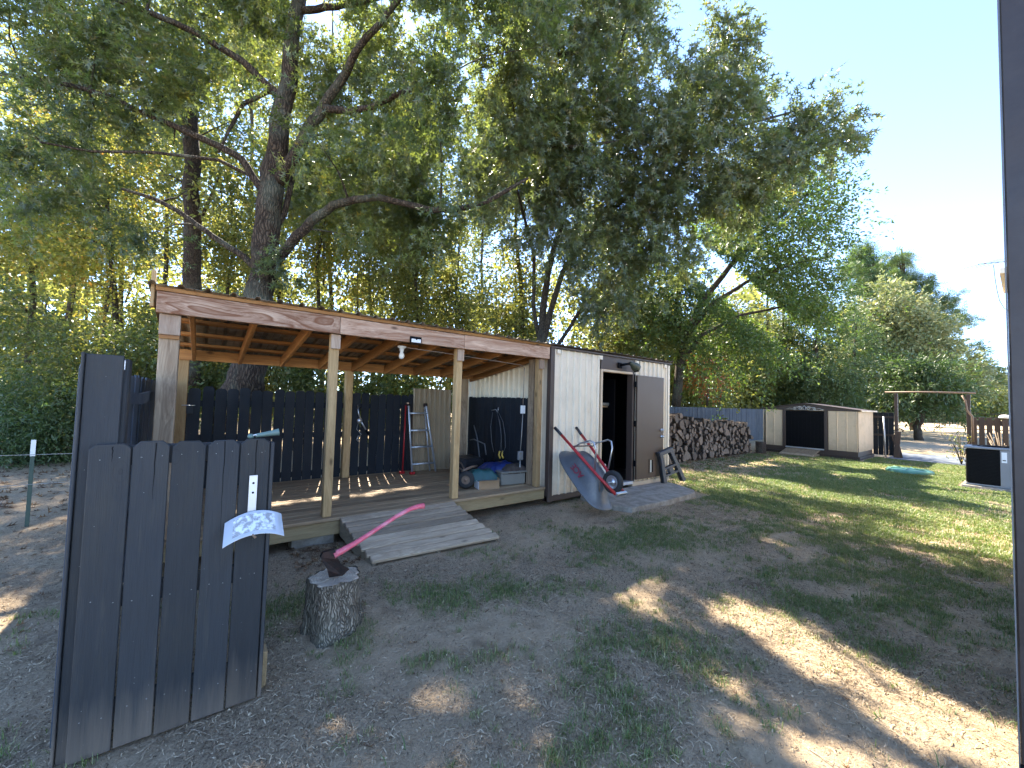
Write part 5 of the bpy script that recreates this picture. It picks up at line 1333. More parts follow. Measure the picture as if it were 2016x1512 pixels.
# field pipe fence far off
pf = thing('pipe_fence', 'distant dark pipe rail fence across the field beyond the yard opening', 'fence', (57, 5, 0))
for i in range(9): MB().box(57, 57.14, -18 + i * 4.2, -17.86 + i * 4.2, 0, 1.9).build('post', m_trim, pf)
for z in (.25, .65, 1.0, 1.35, 1.7): MB().box(57.02, 57.1, -18, 16, z, z + .07).build('rail', m_trim, pf)

# ================================================================== TREES
def thin_sky(p):   # keep the canopy's outline against the open sky on the right: nothing beyond the outline bearing
    return np.ones(len(p), bool)

# --- large oak behind the shelter
L1 = [
 LB([(478, 800, 7.1, .36), (486, 740, 7.1, .28), (508, 620, 7.1, .235), (515, 560, 7.1, .22), (522, 480, 7.1, .215), (536, 370, 7.15, .19), (548, 280, 7.2, .165), (562, 190, 7.2, .14), (572, 110, 7.3, .125), (590, 0, 7.4, .11), (605, -140, 7.5, .09), (625, -330, 7.6, .06)]),
 LB([(528, 530, 7.1, .09), (572, 480, 7.0, .083), (612, 436, 6.9, .076), (655, 404, 6.8, .068), (700, 393, 6.7, .06), (745, 388, 6.6, .054), (790, 399, 6.5, .048), (850, 414, 6.4, .05), (905, 412, 6.3, .045), (962, 396, 6.2, .035), (1040, 350, 6.1, .02)]),
 LB([(545, 360, 7.15, .11), (578, 310, 7.0, .10), (608, 250, 6.9, .09), (636, 212, 6.8, .08), (676, 152, 6.7, .065), (702, 100, 6.5, .055), (760, 30, 6.3, .045), (830, -60, 6.1, .03)]),
 LB([(636, 212, 6.8, .06), (690, 220, 6.6, .052), (735, 210, 6.4, .045), (796, 180, 6.2, .035), (880, 150, 6.0, .025)]),
 LB([(535, 400, 7.1, .075), (504, 357, 7.1, .065), (476, 313, 7.0, .06), (428, 286, 6.9, .055), (381, 266, 6.8, .05), (330, 242, 6.7, .046), (278, 222, 6.6, .042), (222, 192, 6.5, .038), (150, 170, 6.4, .034), (80, 157, 6.3, .03), (-20, 145, 6.2, .02)]),
 LB([(512, 540, 7.1, .065), (480, 505, 7.0, .055), (436, 476, 6.9, .048), (389, 444, 6.8, .042), (350, 415, 6.7, .038), (300, 390, 6.6, .03), (240, 372, 6.5, .02)]),
 LB([(560, 200, 7.2, .075), (528, 170, 7.1, .066), (476, 119, 7.0, .058), (397, 71, 6.8, .05), (345, 45, 6.6, .045), (258, 10, 6.4, .038), (160, -20, 6.2, .03)]),
 LB([(560, 180, 7.2, .05), (528, 180, 7.3, .042), (480, 204, 7.3, .035), (460, 240, 7.3, .03), (430, 300, 7.2, .02)]),
 LB([(520, 480, 7.1, .06), (560, 420, 7.2, .05), (580, 340, 7.4, .04), (598, 270, 7.5, .03)]),
 LB([(590, 20, 7.4, .06), (640, 14, 7.2, .055), (700, 8, 7.0, .045), (800, -20, 6.7, .03), (900, -40, 6.5, .02)]),
 LB([(500, 350, 7.1, .03), (430, 315, 6.9, .028), (300, 300, 6.6, .024), (180, 298, 6.4, .02), (80, 280, 6.2, .015)]),
]
B1 = PB([
 (60, 60, 95, 6.4), (160, 120, 85, 6.6), (250, 60, 90, 6.8), (330, 150, 85, 6.8), (120, 230, 80, 6.5), (30, 300, 80, 6.4), (220, 230, 70, 6.7), (300, 300, 60, 6.9), (60, 400, 70, 6.5), (170, 330, 60, 6.6),
 (390, 60, 80, 7.0), (480, 40, 80, 7.4), (560, 60, 80, 7.6), (430, 170, 60, 7.2), (250, 420, 55, 6.7), (380, 350, 50, 6.9), (410, 470, 45, 6.9), (330, 470, 45, 6.8), (470, 430, 35, 7.0),
 (650, 60, 85, 6.8), (650, 150, 70, 7.0), (740, 60, 85, 6.4), (820, 60, 90, 6.2), (740, 160, 80, 6.3), (830, 160, 80, 6.0), (780, 260, 65, 6.2), (860, 270, 70, 6.0), (900, 180, 80, 5.9),
 (700, 300, 50, 6.7), (640, 330, 42, 7.0), (730, 350, 45, 6.6), (800, 370, 40, 6.4), (860, 370, 45, 6.2), (930, 330, 60, 6.0), (580, 440, 35, 7.1), (700, 430, 30, 6.6), (540, 540, 28, 7.0), (890, 460, 40, 6.2),
 (100, -90, 120, 6.5), (300, -80, 130, 6.8), (500, -90, 130, 7.2), (700, -90, 130, 6.6), (900, -60, 120, 6.2), (1000, 60, 90, 6.2), (400, -260, 150, 7.2), (650, -260, 160, 7.0), (880, -240, 140, 6.6), (550, -430, 140, 7.6), (750, -430, 130, 7.4),
])
_fr = random.Random(55); SHADE_FILL1, SHADE_FILL2 = [], []  # leaf blobs added along the sun's path to shade the yard and deck
for i_ in range(34):
    for j_ in range(1):
        gx_, gy_ = _fr.uniform(.2, 8.2), _fr.uniform(-1.2, 4.0); zz_ = _fr.uniform(6.0, 10.5); tt_ = zz_ / SUN.z
        q_ = (gx_ + SUN.x * tt_, gy_ + SUN.y * tt_, zz_, _fr.uniform(.7, 1.0))
        (SHADE_FILL1 if gx_ < 3.6 else SHADE_FILL2).append(q_) if not (gx_ > 5.5 and gy_ < 1.5) else None
for i_ in range(16):
    gx_, gy_ = _fr.uniform(-.2, 4.0), _fr.uniform(4.9, 6.3); zz_ = _fr.uniform(6.2, 10.); tt_ = zz_ / SUN.z
    SHADE_FILL1.append((gx_ + SUN.x * tt_, gy_ + SUN.y * tt_, zz_, _fr.uniform(.9, 1.25)))
B1 += SHADE_FILL1 + PB([(620, 170, 60, 7.6), (660, 250, 45, 7.4), (600, 330, 40, 7.6), (480, 330, 40, 7.4), (350, 260, 50, 7.0), (560, 470, 35, 7.4), (690, 470, 30, 7.2), (450, 560, 28, 7.2), (250, 500, 35, 7.0), (575, 290, 34, 6.3), (515, 430, 28, 6.4), (600, 370, 30, 6.4), (510, 220, 38, 6.4), (570, 120, 42, 6.5), (690, 380, 26, 6.2), (640, 260, 34, 6.2), (420, 280, 34, 6.2)])
tree('large_oak_tree', 'large oak with thick spreading limbs rising behind the shelter', 'tree', L1, B1, 92000, 'oak', .165, m_oakleaf, m_barkoak, seed=21, droop=.18, twig_len=.42, twig_k=16, branch=240, sides=16, clump_r=.30, spread=.05, shell=.5, group=None)

# --- second oak: drooping blue-green mass over the metal shed
L2 = [
 LB([(1064, 720, 9.2, .11), (1063, 672, 9.2, .095), (1070, 600, 9.2, .08), (1078, 540, 9.1, .07), (1092, 480, 9.0, .06), (1120, 400, 8.8, .055), (1160, 300, 8.6, .05), (1200, 180, 8.4, .04), (1230, 60, 8.2, .03)]),
 LB([(1066, 690, 9.2, .08), (1082, 620, 9.1, .07), (1108, 535, 9.0, .06), (1150, 480, 8.8, .055), (1220, 400, 8.5, .05), (1320, 320, 8.2, .04), (1450, 250, 7.9, .03), (1560, 220, 7.7, .018)]),
 LB([(1060, 660, 9.2, .05), (1050, 600, 9.2, .045), (1052, 500, 9.0, .04), (1030, 420, 8.6, .03), (1010, 340, 8.2, .02)]),
 LB([(1092, 690, 9.4, .05), (1125, 640, 9.4, .045), (1150, 600, 9.3, .035), (1210, 540, 9.0, .03), (1300, 470, 8.6, .025)]),
 LB([(1010, 300, 7.8, .045), (1060, 285, 7.6, .04), (1120, 290, 7.5, .035), (1200, 280, 7.4, .02)]),
 LB([(1100, 110, 8.0, .04), (1160, 100, 8.0, .035), (1200, 92, 8.0, .02)]),
]
B2 = PB([
 (1060, 130, 85, 7.6), (1000, 230, 80, 7.2), (1100, 260, 95, 7.6), (1150, 130, 90, 8.0), (1240, 80, 80, 8.2), (1290, 20, 60, 8.4), (1200, 220, 95, 7.9), (1290, 190, 90, 8.0), (1300, 300, 95, 7.9), (1200, 340, 95, 7.9),
 (1390, 120, 70, 8.0), (1440, 100, 62, 8.0), (1480, 150, 55, 7.9), (1400, 220, 85, 7.8), (1500, 230, 70, 7.7), (1400, 320, 90, 7.8), (1500, 320, 70, 7.8), (1580, 270, 60, 7.6), (1625, 210, 42, 7.5), (1640, 240, 38, 7.5), (1560, 220, 48, 7.6),
 (1330, 400, 85, 8.1), (1430, 400, 70, 8.0), (1230, 440, 80, 8.2), (1130, 400, 80, 8.0), (1050, 370, 75, 7.7), (980, 340, 65, 7.3), (1120, 480, 55, 8.3), (1200, 520, 55, 8.4), (1290, 500, 55, 8.3), (1380, 470, 50, 8.2),
 (1010, 440, 50, 7.8), (1180, 590, 40, 8.6), (1090, 20, 90, 7.8), (1190, 10, 80, 8.2), (980, 140, 80, 7.0), (1060, -80, 110, 7.8), (1220, -60, 80, 8.4), (1000, -220, 110, 7.8), (1150, -180, 80, 8.4),
], .94)
B2 += SHADE_FILL2
tree('drooping_oak_tree', 'multi-stemmed oak with drooping bluish green leaves hanging over the metal shed', 'tree', L2, B2, 80000, 'oak', .175, m_oakleaf2, m_barkdark, seed=33, droop=.32, twig_len=.45, twig_k=16, branch=240, sides=10, clump_r=.30, spread=.05, shell=.5)

# --- elm with feathery branches to the right of it
L3 = [
 LB([(1330, 800, 14, .16), (1338, 720, 14, .14), (1352, 660, 14, .13), (1385, 590, 14, .11), (1440, 520, 13.6, .08), (1510, 450, 13.2, .06), (1590, 380, 13, .03)]),
 LB([(1352, 660, 14, .10), (1400, 600, 13.8, .08), (1470, 555, 13.5, .06), (1560, 520, 13.2, .04), (1640, 505, 13, .02)]),
 LB([(1338, 720, 14, .09), (1380, 660, 13.8, .07), (1460, 620, 13.6, .05), (1560, 600, 13.4, .03)]),
 LB([(1345, 700, 14, .09), (1330, 620, 14, .07), (1340, 520, 14, .05), (1380, 420, 14, .03)]),
]
B3 = PB([(1400, 440, 80, 14), (1480, 420, 80, 13.8), (1540, 400, 65, 13.4), (1590, 370, 42, 13), (1570, 460, 72, 13.2), (1480, 520, 90, 13.6), (1390, 540, 80, 14), (1600, 500, 52, 13.2), (1640, 470, 26, 13), (1660, 500, 20, 13),
  (1630, 410, 26, 13), (1560, 560, 75, 13.4), (1470, 620, 80, 13.6), (1370, 640, 70, 14), (1560, 640, 60, 13.6), (1300, 580, 60, 14), (1280, 660, 45, 14), (1420, 700, 50, 13.8), (1500, 700, 45, 13.6), (1320, 700, 40, 14), (1600, 340, 25, 13)])
tree('elm_tree', 'feathery green elm with arching stems behind the firewood stack', 'tree', L3, B3, 80000, 'simple', .10, m_elmleaf, m_barkdark, seed=41, droop=.05, twig_len=1.1, twig_k=20, branch=150, clump_r=.6, cull=True, spread=.05, twig_r=.005)
# feathery tips reaching over the sky
B3b = PB([(1655, 440, 18, 13), (1680, 428, 14, 12.9), (1665, 480, 18, 13), (1690, 505, 10, 13), (1640, 380, 14, 13)])

GREEN = 'woodland trees behind the fence'
def bgtree(px, pyb, d, ptop, r, mat, bark, n, w_, label, seed, kind='simple', size=.14, lean=0, low=.35, name='woodland_tree', cat='tree', droop=.1, blobs=None, tshift=0., squash=1.0, twig_len=.9, cull=True, spread=.1, shell=.45):
    rr = random.Random(seed); H = pyb - ptop
    b = onz(px, pyb, 0) if False else P(px, pyb, d); b.z = -.1
    top = P(px + lean, ptop, d)
    pts = [b]; rad = [r]
    for i in range(1, 6):
        f = i / 5; v = b.lerp(top, f) + Vector((rr.uniform(-1, 1), rr.uniform(-1, 1), 0)) * .22 * (1 if i < 5 else 0); pts.append(v); rad.append(r * (1 - .8 * f))
    limbs = [(pts, rad)]
    bl = blobs
    if bl is None:
        bl = []; wd = w_ * d / FOC
        for i in range(11):
            f = low + (1 - low) * rr.random() ** .9; v = b.lerp(top, f); k = wd * (1.15 - .75 * abs(f - .62) * 1.6)
            a = rr.uniform(0, 6.28); off = rr.uniform(.1, .75) * wd
            bl.append((v.x + off * math.cos(a), v.y + off * math.sin(a), v.z, max(.35, k * rr.uniform(.38, .62))))
        bl.append((top.x, top.y, top.z, wd * .35))
    for k in range(4):
        q = bl[k]; f = max(.2, min(.85, (q[2] - b.z) / max(.1, (top.z - b.z)) - .12)); s0 = b.lerp(top, f); e = Vector(q[:3])
        limbs.append(([s0, s0.lerp(e, .5) + Vector((0, 0, .15)), e], [r * .45 * (1 - f * .5), r * .3 * (1 - f * .5), r * .1]))
    return tree(name, label, cat, limbs, bl, n, kind, size, mat, bark, seed=seed, droop=droop, branch=24, sides=8, twig_len=twig_len, tint_shift=tshift, squash=squash, clump_r=.6, twig_k=12, cull=cull, spread=spread, shell=shell)

# slim trunk beside the large oak
tree('slim_oak_tree', 'slim straight trunk standing left of the large oak behind the shelter', 'tree',
     [LB([(374, 760, 9.4, .22), (376, 640, 9.4, .19), (377, 540, 9.4, .18), (381, 420, 9.4, .165), (376, 280, 9.4, .155), (373, 160, 9.4, .145), (370, 40, 9.4, .13), (368, -120, 9.4, .09)]),
      LB([(377, 470, 9.4, .05), (400, 420, 9.4, .04), (430, 350, 9.3, .02)]), LB([(374, 180, 9.4, .06), (350, 120, 9.3, .04), (330, 60, 9.2, .02)])],
     PB([(420, 260, 55, 9.4), (330, 200, 55, 9.4), (400, 130, 60, 9.4), (330, 60, 60, 9.3), (440, 20, 60, 9.5), (370, -60, 70, 9.4), (300, 350, 45, 9.6), (440, 380, 40, 9.5)]), 11000, 'simple', .12, m_woodleaf, m_barkcedar, seed=51, droop=.2, branch=40, sides=12, twig_len=.7)

# turning maples, upper left
for args in (
 (60, 780, 14, 180, .12, m_mapleleaf, 17000, 150, 'maple with yellow and orange leaves at the far left edge', 61, .14),
 (215, 770, 13, 150, .11, m_mapleleaf, 17000, 140, 'yellow-green maple with orange sprays left of the slim trunk', 62, .13),
 (640, 740, 15, 300, .11, m_mapleleaf, 11000, 100, 'bright yellow-green sapling right of the large oak trunk', 64, .14),
 (820, 740, 17, 360, .12, m_woodleaf, 15000, 110, 'yellow-green tree behind the middle of the shelter roof', 65, .15),
 (905, 720, 20, 420, .13, m_woodleaf, 11000, 90, 'pale green tree behind the right end of the shelter roof', 66, .16),
 (1019, 730, 15, 350, .17, m_woodleaf, 11000, 70, 'straight dark trunk left of the multi-stemmed oak', 67, .14),
 (735, 730, 21, 330, .12, m_woodleaf, 12000, 90, 'thin woodland tree seen in the gap above the shelter light', 68, .17),
 (560, 730, 20, 260, .14, m_woodleaf, 14000, 110, 'woodland tree directly behind the large oak trunk', 69, .17),
 (450, 735, 17, 230, .10, m_woodleaf, 14000, 90, 'woodland tree between the slim trunk and the large oak', 70, .15),
 (140, 760, 20, 60, .16, m_woodleaf, 18000, 140, 'tall woodland tree behind the yellow maples', 72, .18),
 (330, 745, 21, 40, .15, m_woodleaf, 16000, 110, 'tall woodland tree behind the slim trunk', 73, .18),
 (500, 745, 19, -60, .15, m_woodleaf, 16000, 110, 'tall tree far behind the large oak trunk, filling the gap at its left', 76, .17),
 (655, 745, 22, -20, .15, m_woodleaf, 17000, 115, 'tall tree far behind the oak limbs right of the trunk', 77, .18),
 (800, 745, 24, 120, .15, m_woodleaf, 14000, 105, 'tall tree far behind the middle of the shelter', 78, .19),
 (250, 760, 23, -40, .15, m_woodleaf, 15000, 110, 'tall tree behind the yellow maples at the upper left', 79, .18),
 (950, 745, 25, 300, .15, m_woodleaf, 12000, 90, 'tree far behind the right end of the shelter', 88, .19),
 (1180, 760, 18, 420, .12, m_woodleaf, 12000, 80, 'woodland tree behind the white metal shed roof', 74, .16),
 (1262, 775, 15, 480, .15, m_woodleaf, 9000, 55, 'dark straight trunk beyond the right end of the metal shed roof', 75, .14),
):
    px, pyb, d, pt, r_, mt_, n_, w_, lab, sd_, sz_ = args
    bgtree(px, pyb, d, pt, r_, mt_, m_barkdark, n_, w_, lab, sd_, size=sz_, cull=True, tshift=(.0 if mt_ is m_mapleleaf else .06))
tree('rusty_sapling', 'small sapling with rusty red leaves behind the far fence', 'tree', [([tuple(P(1392, 800, 17)), tuple(P(1394, 750, 17)), tuple(P(1398, 700, 17))], [.05, .04, .02])],
     PB([(1395, 735, 22, 17), (1405, 712, 16, 17), (1385, 762, 14, 17)]), 1500, 'simple', .12, m_redleaf, m_barkdark, seed=80, branch=12)
for px, pt, d, r_, sd_ in ((1365, 640, 19, .09, 81), (1420, 600, 21, .13, 82), (1482, 620, 25, .10, 83), (1512, 560, 26, .20, 84), (1535, 600, 28, .14, 85), (1240, 560, 22, .12, 86), (1305, 600, 20, .12, 87)):
    lab = {1365: 'slender trunk above the left half of the firewood stack', 1420: 'trunk above the middle of the firewood stack beyond the fence', 1482: 'trunk above the right end of the firewood stack', 1512: 'thick straight trunk rising behind the left end of the tan shed',
           1535: 'trunk just right of the thick straight one behind the tan shed', 1240: 'pale distant trunk above the metal shed door', 1305: 'trunk seen at the right corner of the metal shed roof'}[px]
    bgtree(px, 800, d, pt, r_, m_woodleaf, m_barkcedar, 8000, 60, lab, sd_, size=.16, low=.3, cull=False, tshift=.05)

# dark cedars behind the firewood and the tan shed
for px, pyb, d, pt, w_, n_, sd_, lab in ((1610, 800, 24, 560, 75, 26000, 91, 'broad dark green cedar behind the tan shed'), (1545, 800, 26, 600, 60, 16000, 92, 'dark green cedar behind the left end of the tan shed'),
                                     (1680, 800, 27, 600, 55, 20000, 93, 'dark green cedar behind the right end of the tan shed'), (1450, 800, 27, 620, 60, 14000, 94, 'green cedar beyond the fence above the firewood')):
    b = P(px, pyb, d); bl = []
    rr = random.Random(sd_); wd = w_ * d / FOC; tz = P(px, pt, d).z
    for i in range(16):
        f = rr.random() ** .8; z = .4 + (tz - .6) * f; a = rr.uniform(0, 6.28); off = wd * (1.05 - f * .75) * rr.uniform(.2, 1)
        bl.append((b.x + off * math.cos(a), b.y + off * math.sin(a), z, wd * (.5 - .22 * f)))
    bgtree(px, pyb, d, pt, .16, m_cedarleaf, m_barkcedar, n_, w_, lab, sd_, kind='thin', size=.20, blobs=bl, name='cedar_tree', cull=False, squash=.7, droop=.15, tshift=.05)

# pale yellow tree and tall pine beyond the gate
bgtree(1745, 812, 30, 575, .2, m_yellowleaf, m_barkcedar, 40000, 80, 'pale yellow-green tree in front of the tall pine', 101, size=.24, cull=False, tshift=.1, low=.25,
       blobs=PB([(1740, 620, 48, 30), (1770, 600, 35, 30), (1700, 650, 40, 30), (1790, 650, 45, 30), (1740, 690, 55, 30), (1800, 710, 45, 30), (1690, 710, 40, 30), (1850, 700, 38, 30), (1860, 740, 45, 30), (1780, 750, 50, 30), (1900, 750, 32, 30), (1830, 770, 40, 30)], 1.15))
bl = []
rr = random.Random(9)
for i in range(64):
    f = ((i + .5) / 64) ** .85; py = 492 + f * 270; half = 10 + 150 * f
    px = 1762 + 42 * f + rr.uniform(-1, 1) * half; bl.append(tuple(P(px, py, 38 + rr.uniform(-2.5, 2.5))) + (rr.uniform(.85, 1.4) * (.55 + .7 * f),))
for px, py in ((1900, 640), (1925, 705), (1870, 610), (1915, 740), (1700, 545), (1680, 520), (1665, 540), (1690, 570)): bl.append(tuple(P(px, py, 38)) + (.7,))
bgtree(1800, 815, 38, 490, .35, m_pine, m_barkcedar, 40000, 100, 'tall spreading pine rising against the sky beyond the yard', 102, kind='needle', size=.36, blobs=bl, name='pine_tree', cull=False, squash=.45, droop=-.08, twig_len=.65, lean=-25, spread=.08, shell=.5)
bgtree(1690, 812, 40, 500, .2, m_pine, m_barkcedar, 9000, 30, 'narrow pine left of the tall spreading pine', 103, kind='needle', size=.40, name='pine_tree', cull=False, squash=.5, droop=-.1, low=.45)
# low branches of a cedar over the field and far trees
bgtree(1810, 822, 24, 720, .22, m_cedarleaf, m_barkcedar, 15000, 75, 'low sweeping cedar beyond the gate frame', 104, kind='thin', size=.26, cull=False, droop=.2, name='cedar_tree',
       blobs=PB([(1760, 745, 30, 24), (1800, 735, 32, 24), (1840, 748, 34, 24), (1880, 765, 26, 24), (1780, 785, 20, 24), (1830, 790, 18, 24), (1740, 790, 26, 26), (1895, 790, 20, 24), (1860, 800, 14, 24)]))
for px, d, pt, w_, n_, sd_, lab in ((1950, 70, 760, 45, 7000, 110, 'far hazy tree by the right edge beyond the field'), (1985, 75, 745, 40, 7000, 111, 'far tree peeking beside the dark house corner'), (1880, 80, 775, 50, 6000, 112, 'far tree low on the horizon behind the pipe fence'), (1780, 78, 770, 60, 7000, 113, 'far tree behind the gate frame at the left of the field')):
    bgtree(px, 822, d, pt, .3, m_yellowleaf if sd_ % 2 else m_woodleaf, m_barkcedar, n_, w_, lab, sd_, size=.55, cull=False, low=.2, twig_len=1.5, spread=.3)

# shrubs at the left
for px, py, d, w_, h_, mt_, n_, sd_, sz_, kd, lab in (
 (40, 900, 8.5, 95, 170, m_cedarleaf, 16000, 121, .10, 'thin', 'dark cedar bush behind the wire fence at the far left'),
 (150, 880, 9.5, 90, 230, m_shrubleaf, 16000, 122, .085, 'simple', 'dense small-leaved shrub behind the tall fence end'),
 (20, 720, 10.5, 110, 190, m_shrubleaf, 15000, 123, .10, 'simple', 'tall leafy shrub at the far left under the maples'),
 (235, 800, 11, 90, 200, m_shrubleaf, 15000, 124, .10, 'simple', 'leafy shrub between the fence end and the shelter corner'),
 (330, 700, 12.5, 60, 110, m_shrubleaf, 9000, 125, .11, 'simple', 'shrub showing just above the left shelter roof corner'),
 (420, 760, 10.5, 60, 60, m_shrubleaf, 8000, 126, .10, 'simple', 'low shrub behind the back fence left of the large oak'),
 (590, 760, 11.5, 75, 60, m_shrubleaf, 9000, 127, .11, 'simple', 'low shrub behind the back fence right of the large oak'),
 (740, 765, 12, 80, 60, m_woodleaf, 9000, 128, .11, 'simple', 'sunlit shrub behind the back fence near the middle post'),
 (860, 765, 12, 70, 60, m_mapleleaf, 7000, 129, .11, 'simple', 'yellow-green shrub behind the loose corrugated sheet')):
    rr = random.Random(sd_); bl = []
    for i in range(9):
        bl.append(tuple(P(px + rr.uniform(-.8, .8) * w_, py - rr.uniform(-.55, .85) * h_, d + rr.uniform(-.6, .8))) + (rr.uniform(.45, .7) * w_ * d / FOC,))
    b = P(px, py, d); b.z = -.1; t1 = Vector(bl[0][:3])
    tree('shrub', lab, 'shrub', [([tuple(b), tuple(b.lerp(t1, .5)), tuple(t1)], [.05, .035, .015])] + [([tuple(b), tuple(b.lerp(Vector(q[:3]), .6)), q[:3]], [.035, .025, .01]) for q in bl[1:5]],
         bl, n_, kd, sz_, mt_, m_barkdark, seed=sd_, branch=40, droop=.12, twig_len=.5, clump_r=.4, tint_shift=.08, sides=7)

# the wood beyond, one mass of leaves and stems
g = np.random.default_rng(200)
def wood_mass(n, px0, px1, py0, py1, d0, d1, sz, seed):
    g = np.random.default_rng(seed)
    px = g.uniform(px0, px1, n); d = g.uniform(d0, d1, n)
    ci = (px / 38).astype(int) * 7 + ((d - d0) / 3).astype(int)
    tops = np.random.default_rng(seed + 1).uniform(0, 1, 4000)[ci % 4000]
    py = py1 - (py1 - py0) * (g.random(n) ** .9) * (.45 + .55 * tops)
    a, b = (px - 1008) / FOC, -(py - 756) / FOC
    R0, R1, R2 = [np.array(v) for v in CAM_R]
    p = np.array([0, 0, CAM_H]) + (a[:, None] * R0 + b[:, None] * R1 + R2) * d[:, None]
    keep = (p[:, 2] > .05) & (fbm(px / 30, py / 30, 3) > .36); p = p[keep]
    return p
pp = np.concatenate([wood_mass(34000, -120, 1000, 420, 850, 22, 34, .3, 201), wood_mass(17000, 1000, 1500, 520, 830, 22, 36, .3, 202), wood_mass(7000, 1450, 1700, 600, 825, 28, 42, .3, 203), wood_mass(7000, 1640, 2040, 770, 822, 82, 110, .3, 204)])
n = len(pp); dd = np.hypot(pp[:, 0], pp[:, 1])
me = leaf_mesh('woods', pp, norm(g.normal(size=(n, 3))), norm(g.normal(size=(n, 3)) + [0, 0, .6]), .0135 * dd * (.6 + .8 * g.random(n)), np.clip(g.normal(.5, .2, n), 0, 1), 'simple', m_woodleaf)
o = bpy.data.objects.new('woods', me); C.objects.link(o); o['kind'] = 'stuff'; o['label'] = 'the wood beyond the nearer trees'
mb = MB(); rr = random.Random(77)
for i in range(46):
    px = rr.uniform(-60, 1480); d = rr.uniform(20, 32); b = P(px, 800, d); b.z = -.1; r_ = rr.uniform(.05, .13); h = rr.uniform(7, 11)
    l = rr.uniform(-.6, .6); mb.tube([b, b + Vector((l * .3, 0, h * .4)), b + Vector((l, l * .3, h))], [r_, r_ * .75, r_ * .3], 6, cap=False, seed=i)
mb.build('wood_stems', m_barkdark, kind='stuff')

# ================================================================== GRASS, LITTER
def scatter(n, x0, x1, y0, y1, f, seed, clump=0):
    g = np.random.default_rng(seed); x = g.uniform(x0, x1, n); y = g.uniform(y0, y1, n)
    k = g.random(n) < f(x, y); return x[k], y[k], g
def in_view(x, y):
    dx = x * CAM_R[2][0] + y * CAM_R[2][1]; lx = x * CAM_R[0][0] + y * CAM_R[0][1]
    return (dx > .8) & (np.abs(lx) < dx * 1.55 + .8)
def blade_mesh(name, x, y, g, h0, h1, wdt, mat, tint, bend=.5):
    n = len(x); h = g.uniform(h0, h1, n); a = g.uniform(0, 6.283, n); l = g.uniform(.15, 1.0, n) * bend * 2
    dx, dy = np.cos(a), np.sin(a); z0 = gz(x, y) - .004
    w2 = wdt * (.6 + .8 * g.random(n)) / 2; px, py = -dy * w2, dx * w2
    v = np.empty((n, 5, 3))
    v[:, 0] = np.stack([x - px, y - py, z0], 1); v[:, 1] = np.stack([x + px, y + py, z0], 1)
    mx, my, mz = x + dx * h * l * .35, y + dy * h * l * .35, z0 + h * .62 * (1 - l * .25)
    v[:, 2] = np.stack([mx - px * .8, my - py * .8, mz], 1); v[:, 3] = np.stack([mx + px * .8, my + py * .8, mz], 1)
    v[:, 4] = np.stack([x + dx * h * l, y + dy * h * l, z0 + h * (1 - l * .45)], 1)
    f = np.array([(0, 1, 3), (0, 3, 2), (2, 3, 4)]); f = (f[None] + (np.arange(n) * 5)[:, None, None]).reshape(-1, 3)
    return np_mesh(name, v.reshape(-1, 3), f, mat, False, {'tint': np.repeat(tint, 5)})
def tuft_points(n, seed, x0, x1, y0, y1, spread, per, f):
    g = np.random.default_rng(seed); m_ = n // per
    cx, cy = g.uniform(x0, x1, m_), g.uniform(y0, y1, m_); k = (g.random(m_) < f(cx, cy)) & in_view(cx, cy); cx, cy = cx[k], cy[k]
    i = np.repeat(np.arange(len(cx)), per); s_ = spread * (.4 + g.random(len(cx)) * 1.2)[i]
    return cx[i] + g.normal(0, 1, len(i)) * s_, cy[i] + g.normal(0, 1, len(i)) * s_, g, i
def clear(x, y):   # no grass inside built things
    k = ~((x > 1.2) & (x < 2.85) & (y > 3.78) & (y < 4.7)); k &= ~((x > -.5) & (x < 7.8) & (y > 4.66)); k &= ~((x > 4.95) & (x < 7.5) & (y > 3.58) & (y < 4.8))
    k &= ~((np.hypot(x - .8, y - 3.02)) < .2); k &= ~((x > -.45) & (x < .34) & (np.abs(y - 2.56) < .05)); k &= ~((x > 13.3) & (x < 14.6) & (y < 1.0)); k &= ~((x > 18.7) & (x < 22) & (y > 1.1) & (y < 3.1)); k &= ~(np.hypot(x - 15.2, y - 1.98) < .5)
    k &= ~((x > 17.1) & (x < 19.3) & (y > 3.3) & (y < 6.3)); return k
parts = []
x, y, g, i = tuft_points(900000, 301, -1.0, 8, -.6, 4.75, .022, 16, lambda a, b: grass_density(a, b) ** 1.15 * .85); k = clear(x, y); x, y, i = x[k], y[k], i[k]
tn_ = np.clip(g.normal(.42, .22, len(x)) + (np.random.default_rng(1).random(i.max() + 1)[i] - .5) * .5, 0, 1)
print('grass near', len(x))
o = bpy.data.objects.new('grass', blade_mesh('grass', x, y, g, .015, .062, .0036, m_grass, tn_)); C.objects.link(o); o['kind'] = 'stuff'
x, y, g, i = tuft_points(760000, 302, 7, 19, -.5, 6, .05, 14, lambda a, b: grass_density(a, b) ** 1.1 * .85 + .03); k = clear(x, y); x, y, i = x[k], y[k], i[k]
tn_ = np.clip(g.normal(.36, .2, len(x)) + (np.random.default_rng(2).random(i.max() + 1)[i] - .5) * .5, 0, 1)
print('grass far', len(x))
o = bpy.data.objects.new('lawn_grass', blade_mesh('lawn_grass', x, y, g, .03, .075, .009, m_grass, tn_)); C.objects.link(o); o['kind'] = 'stuff'
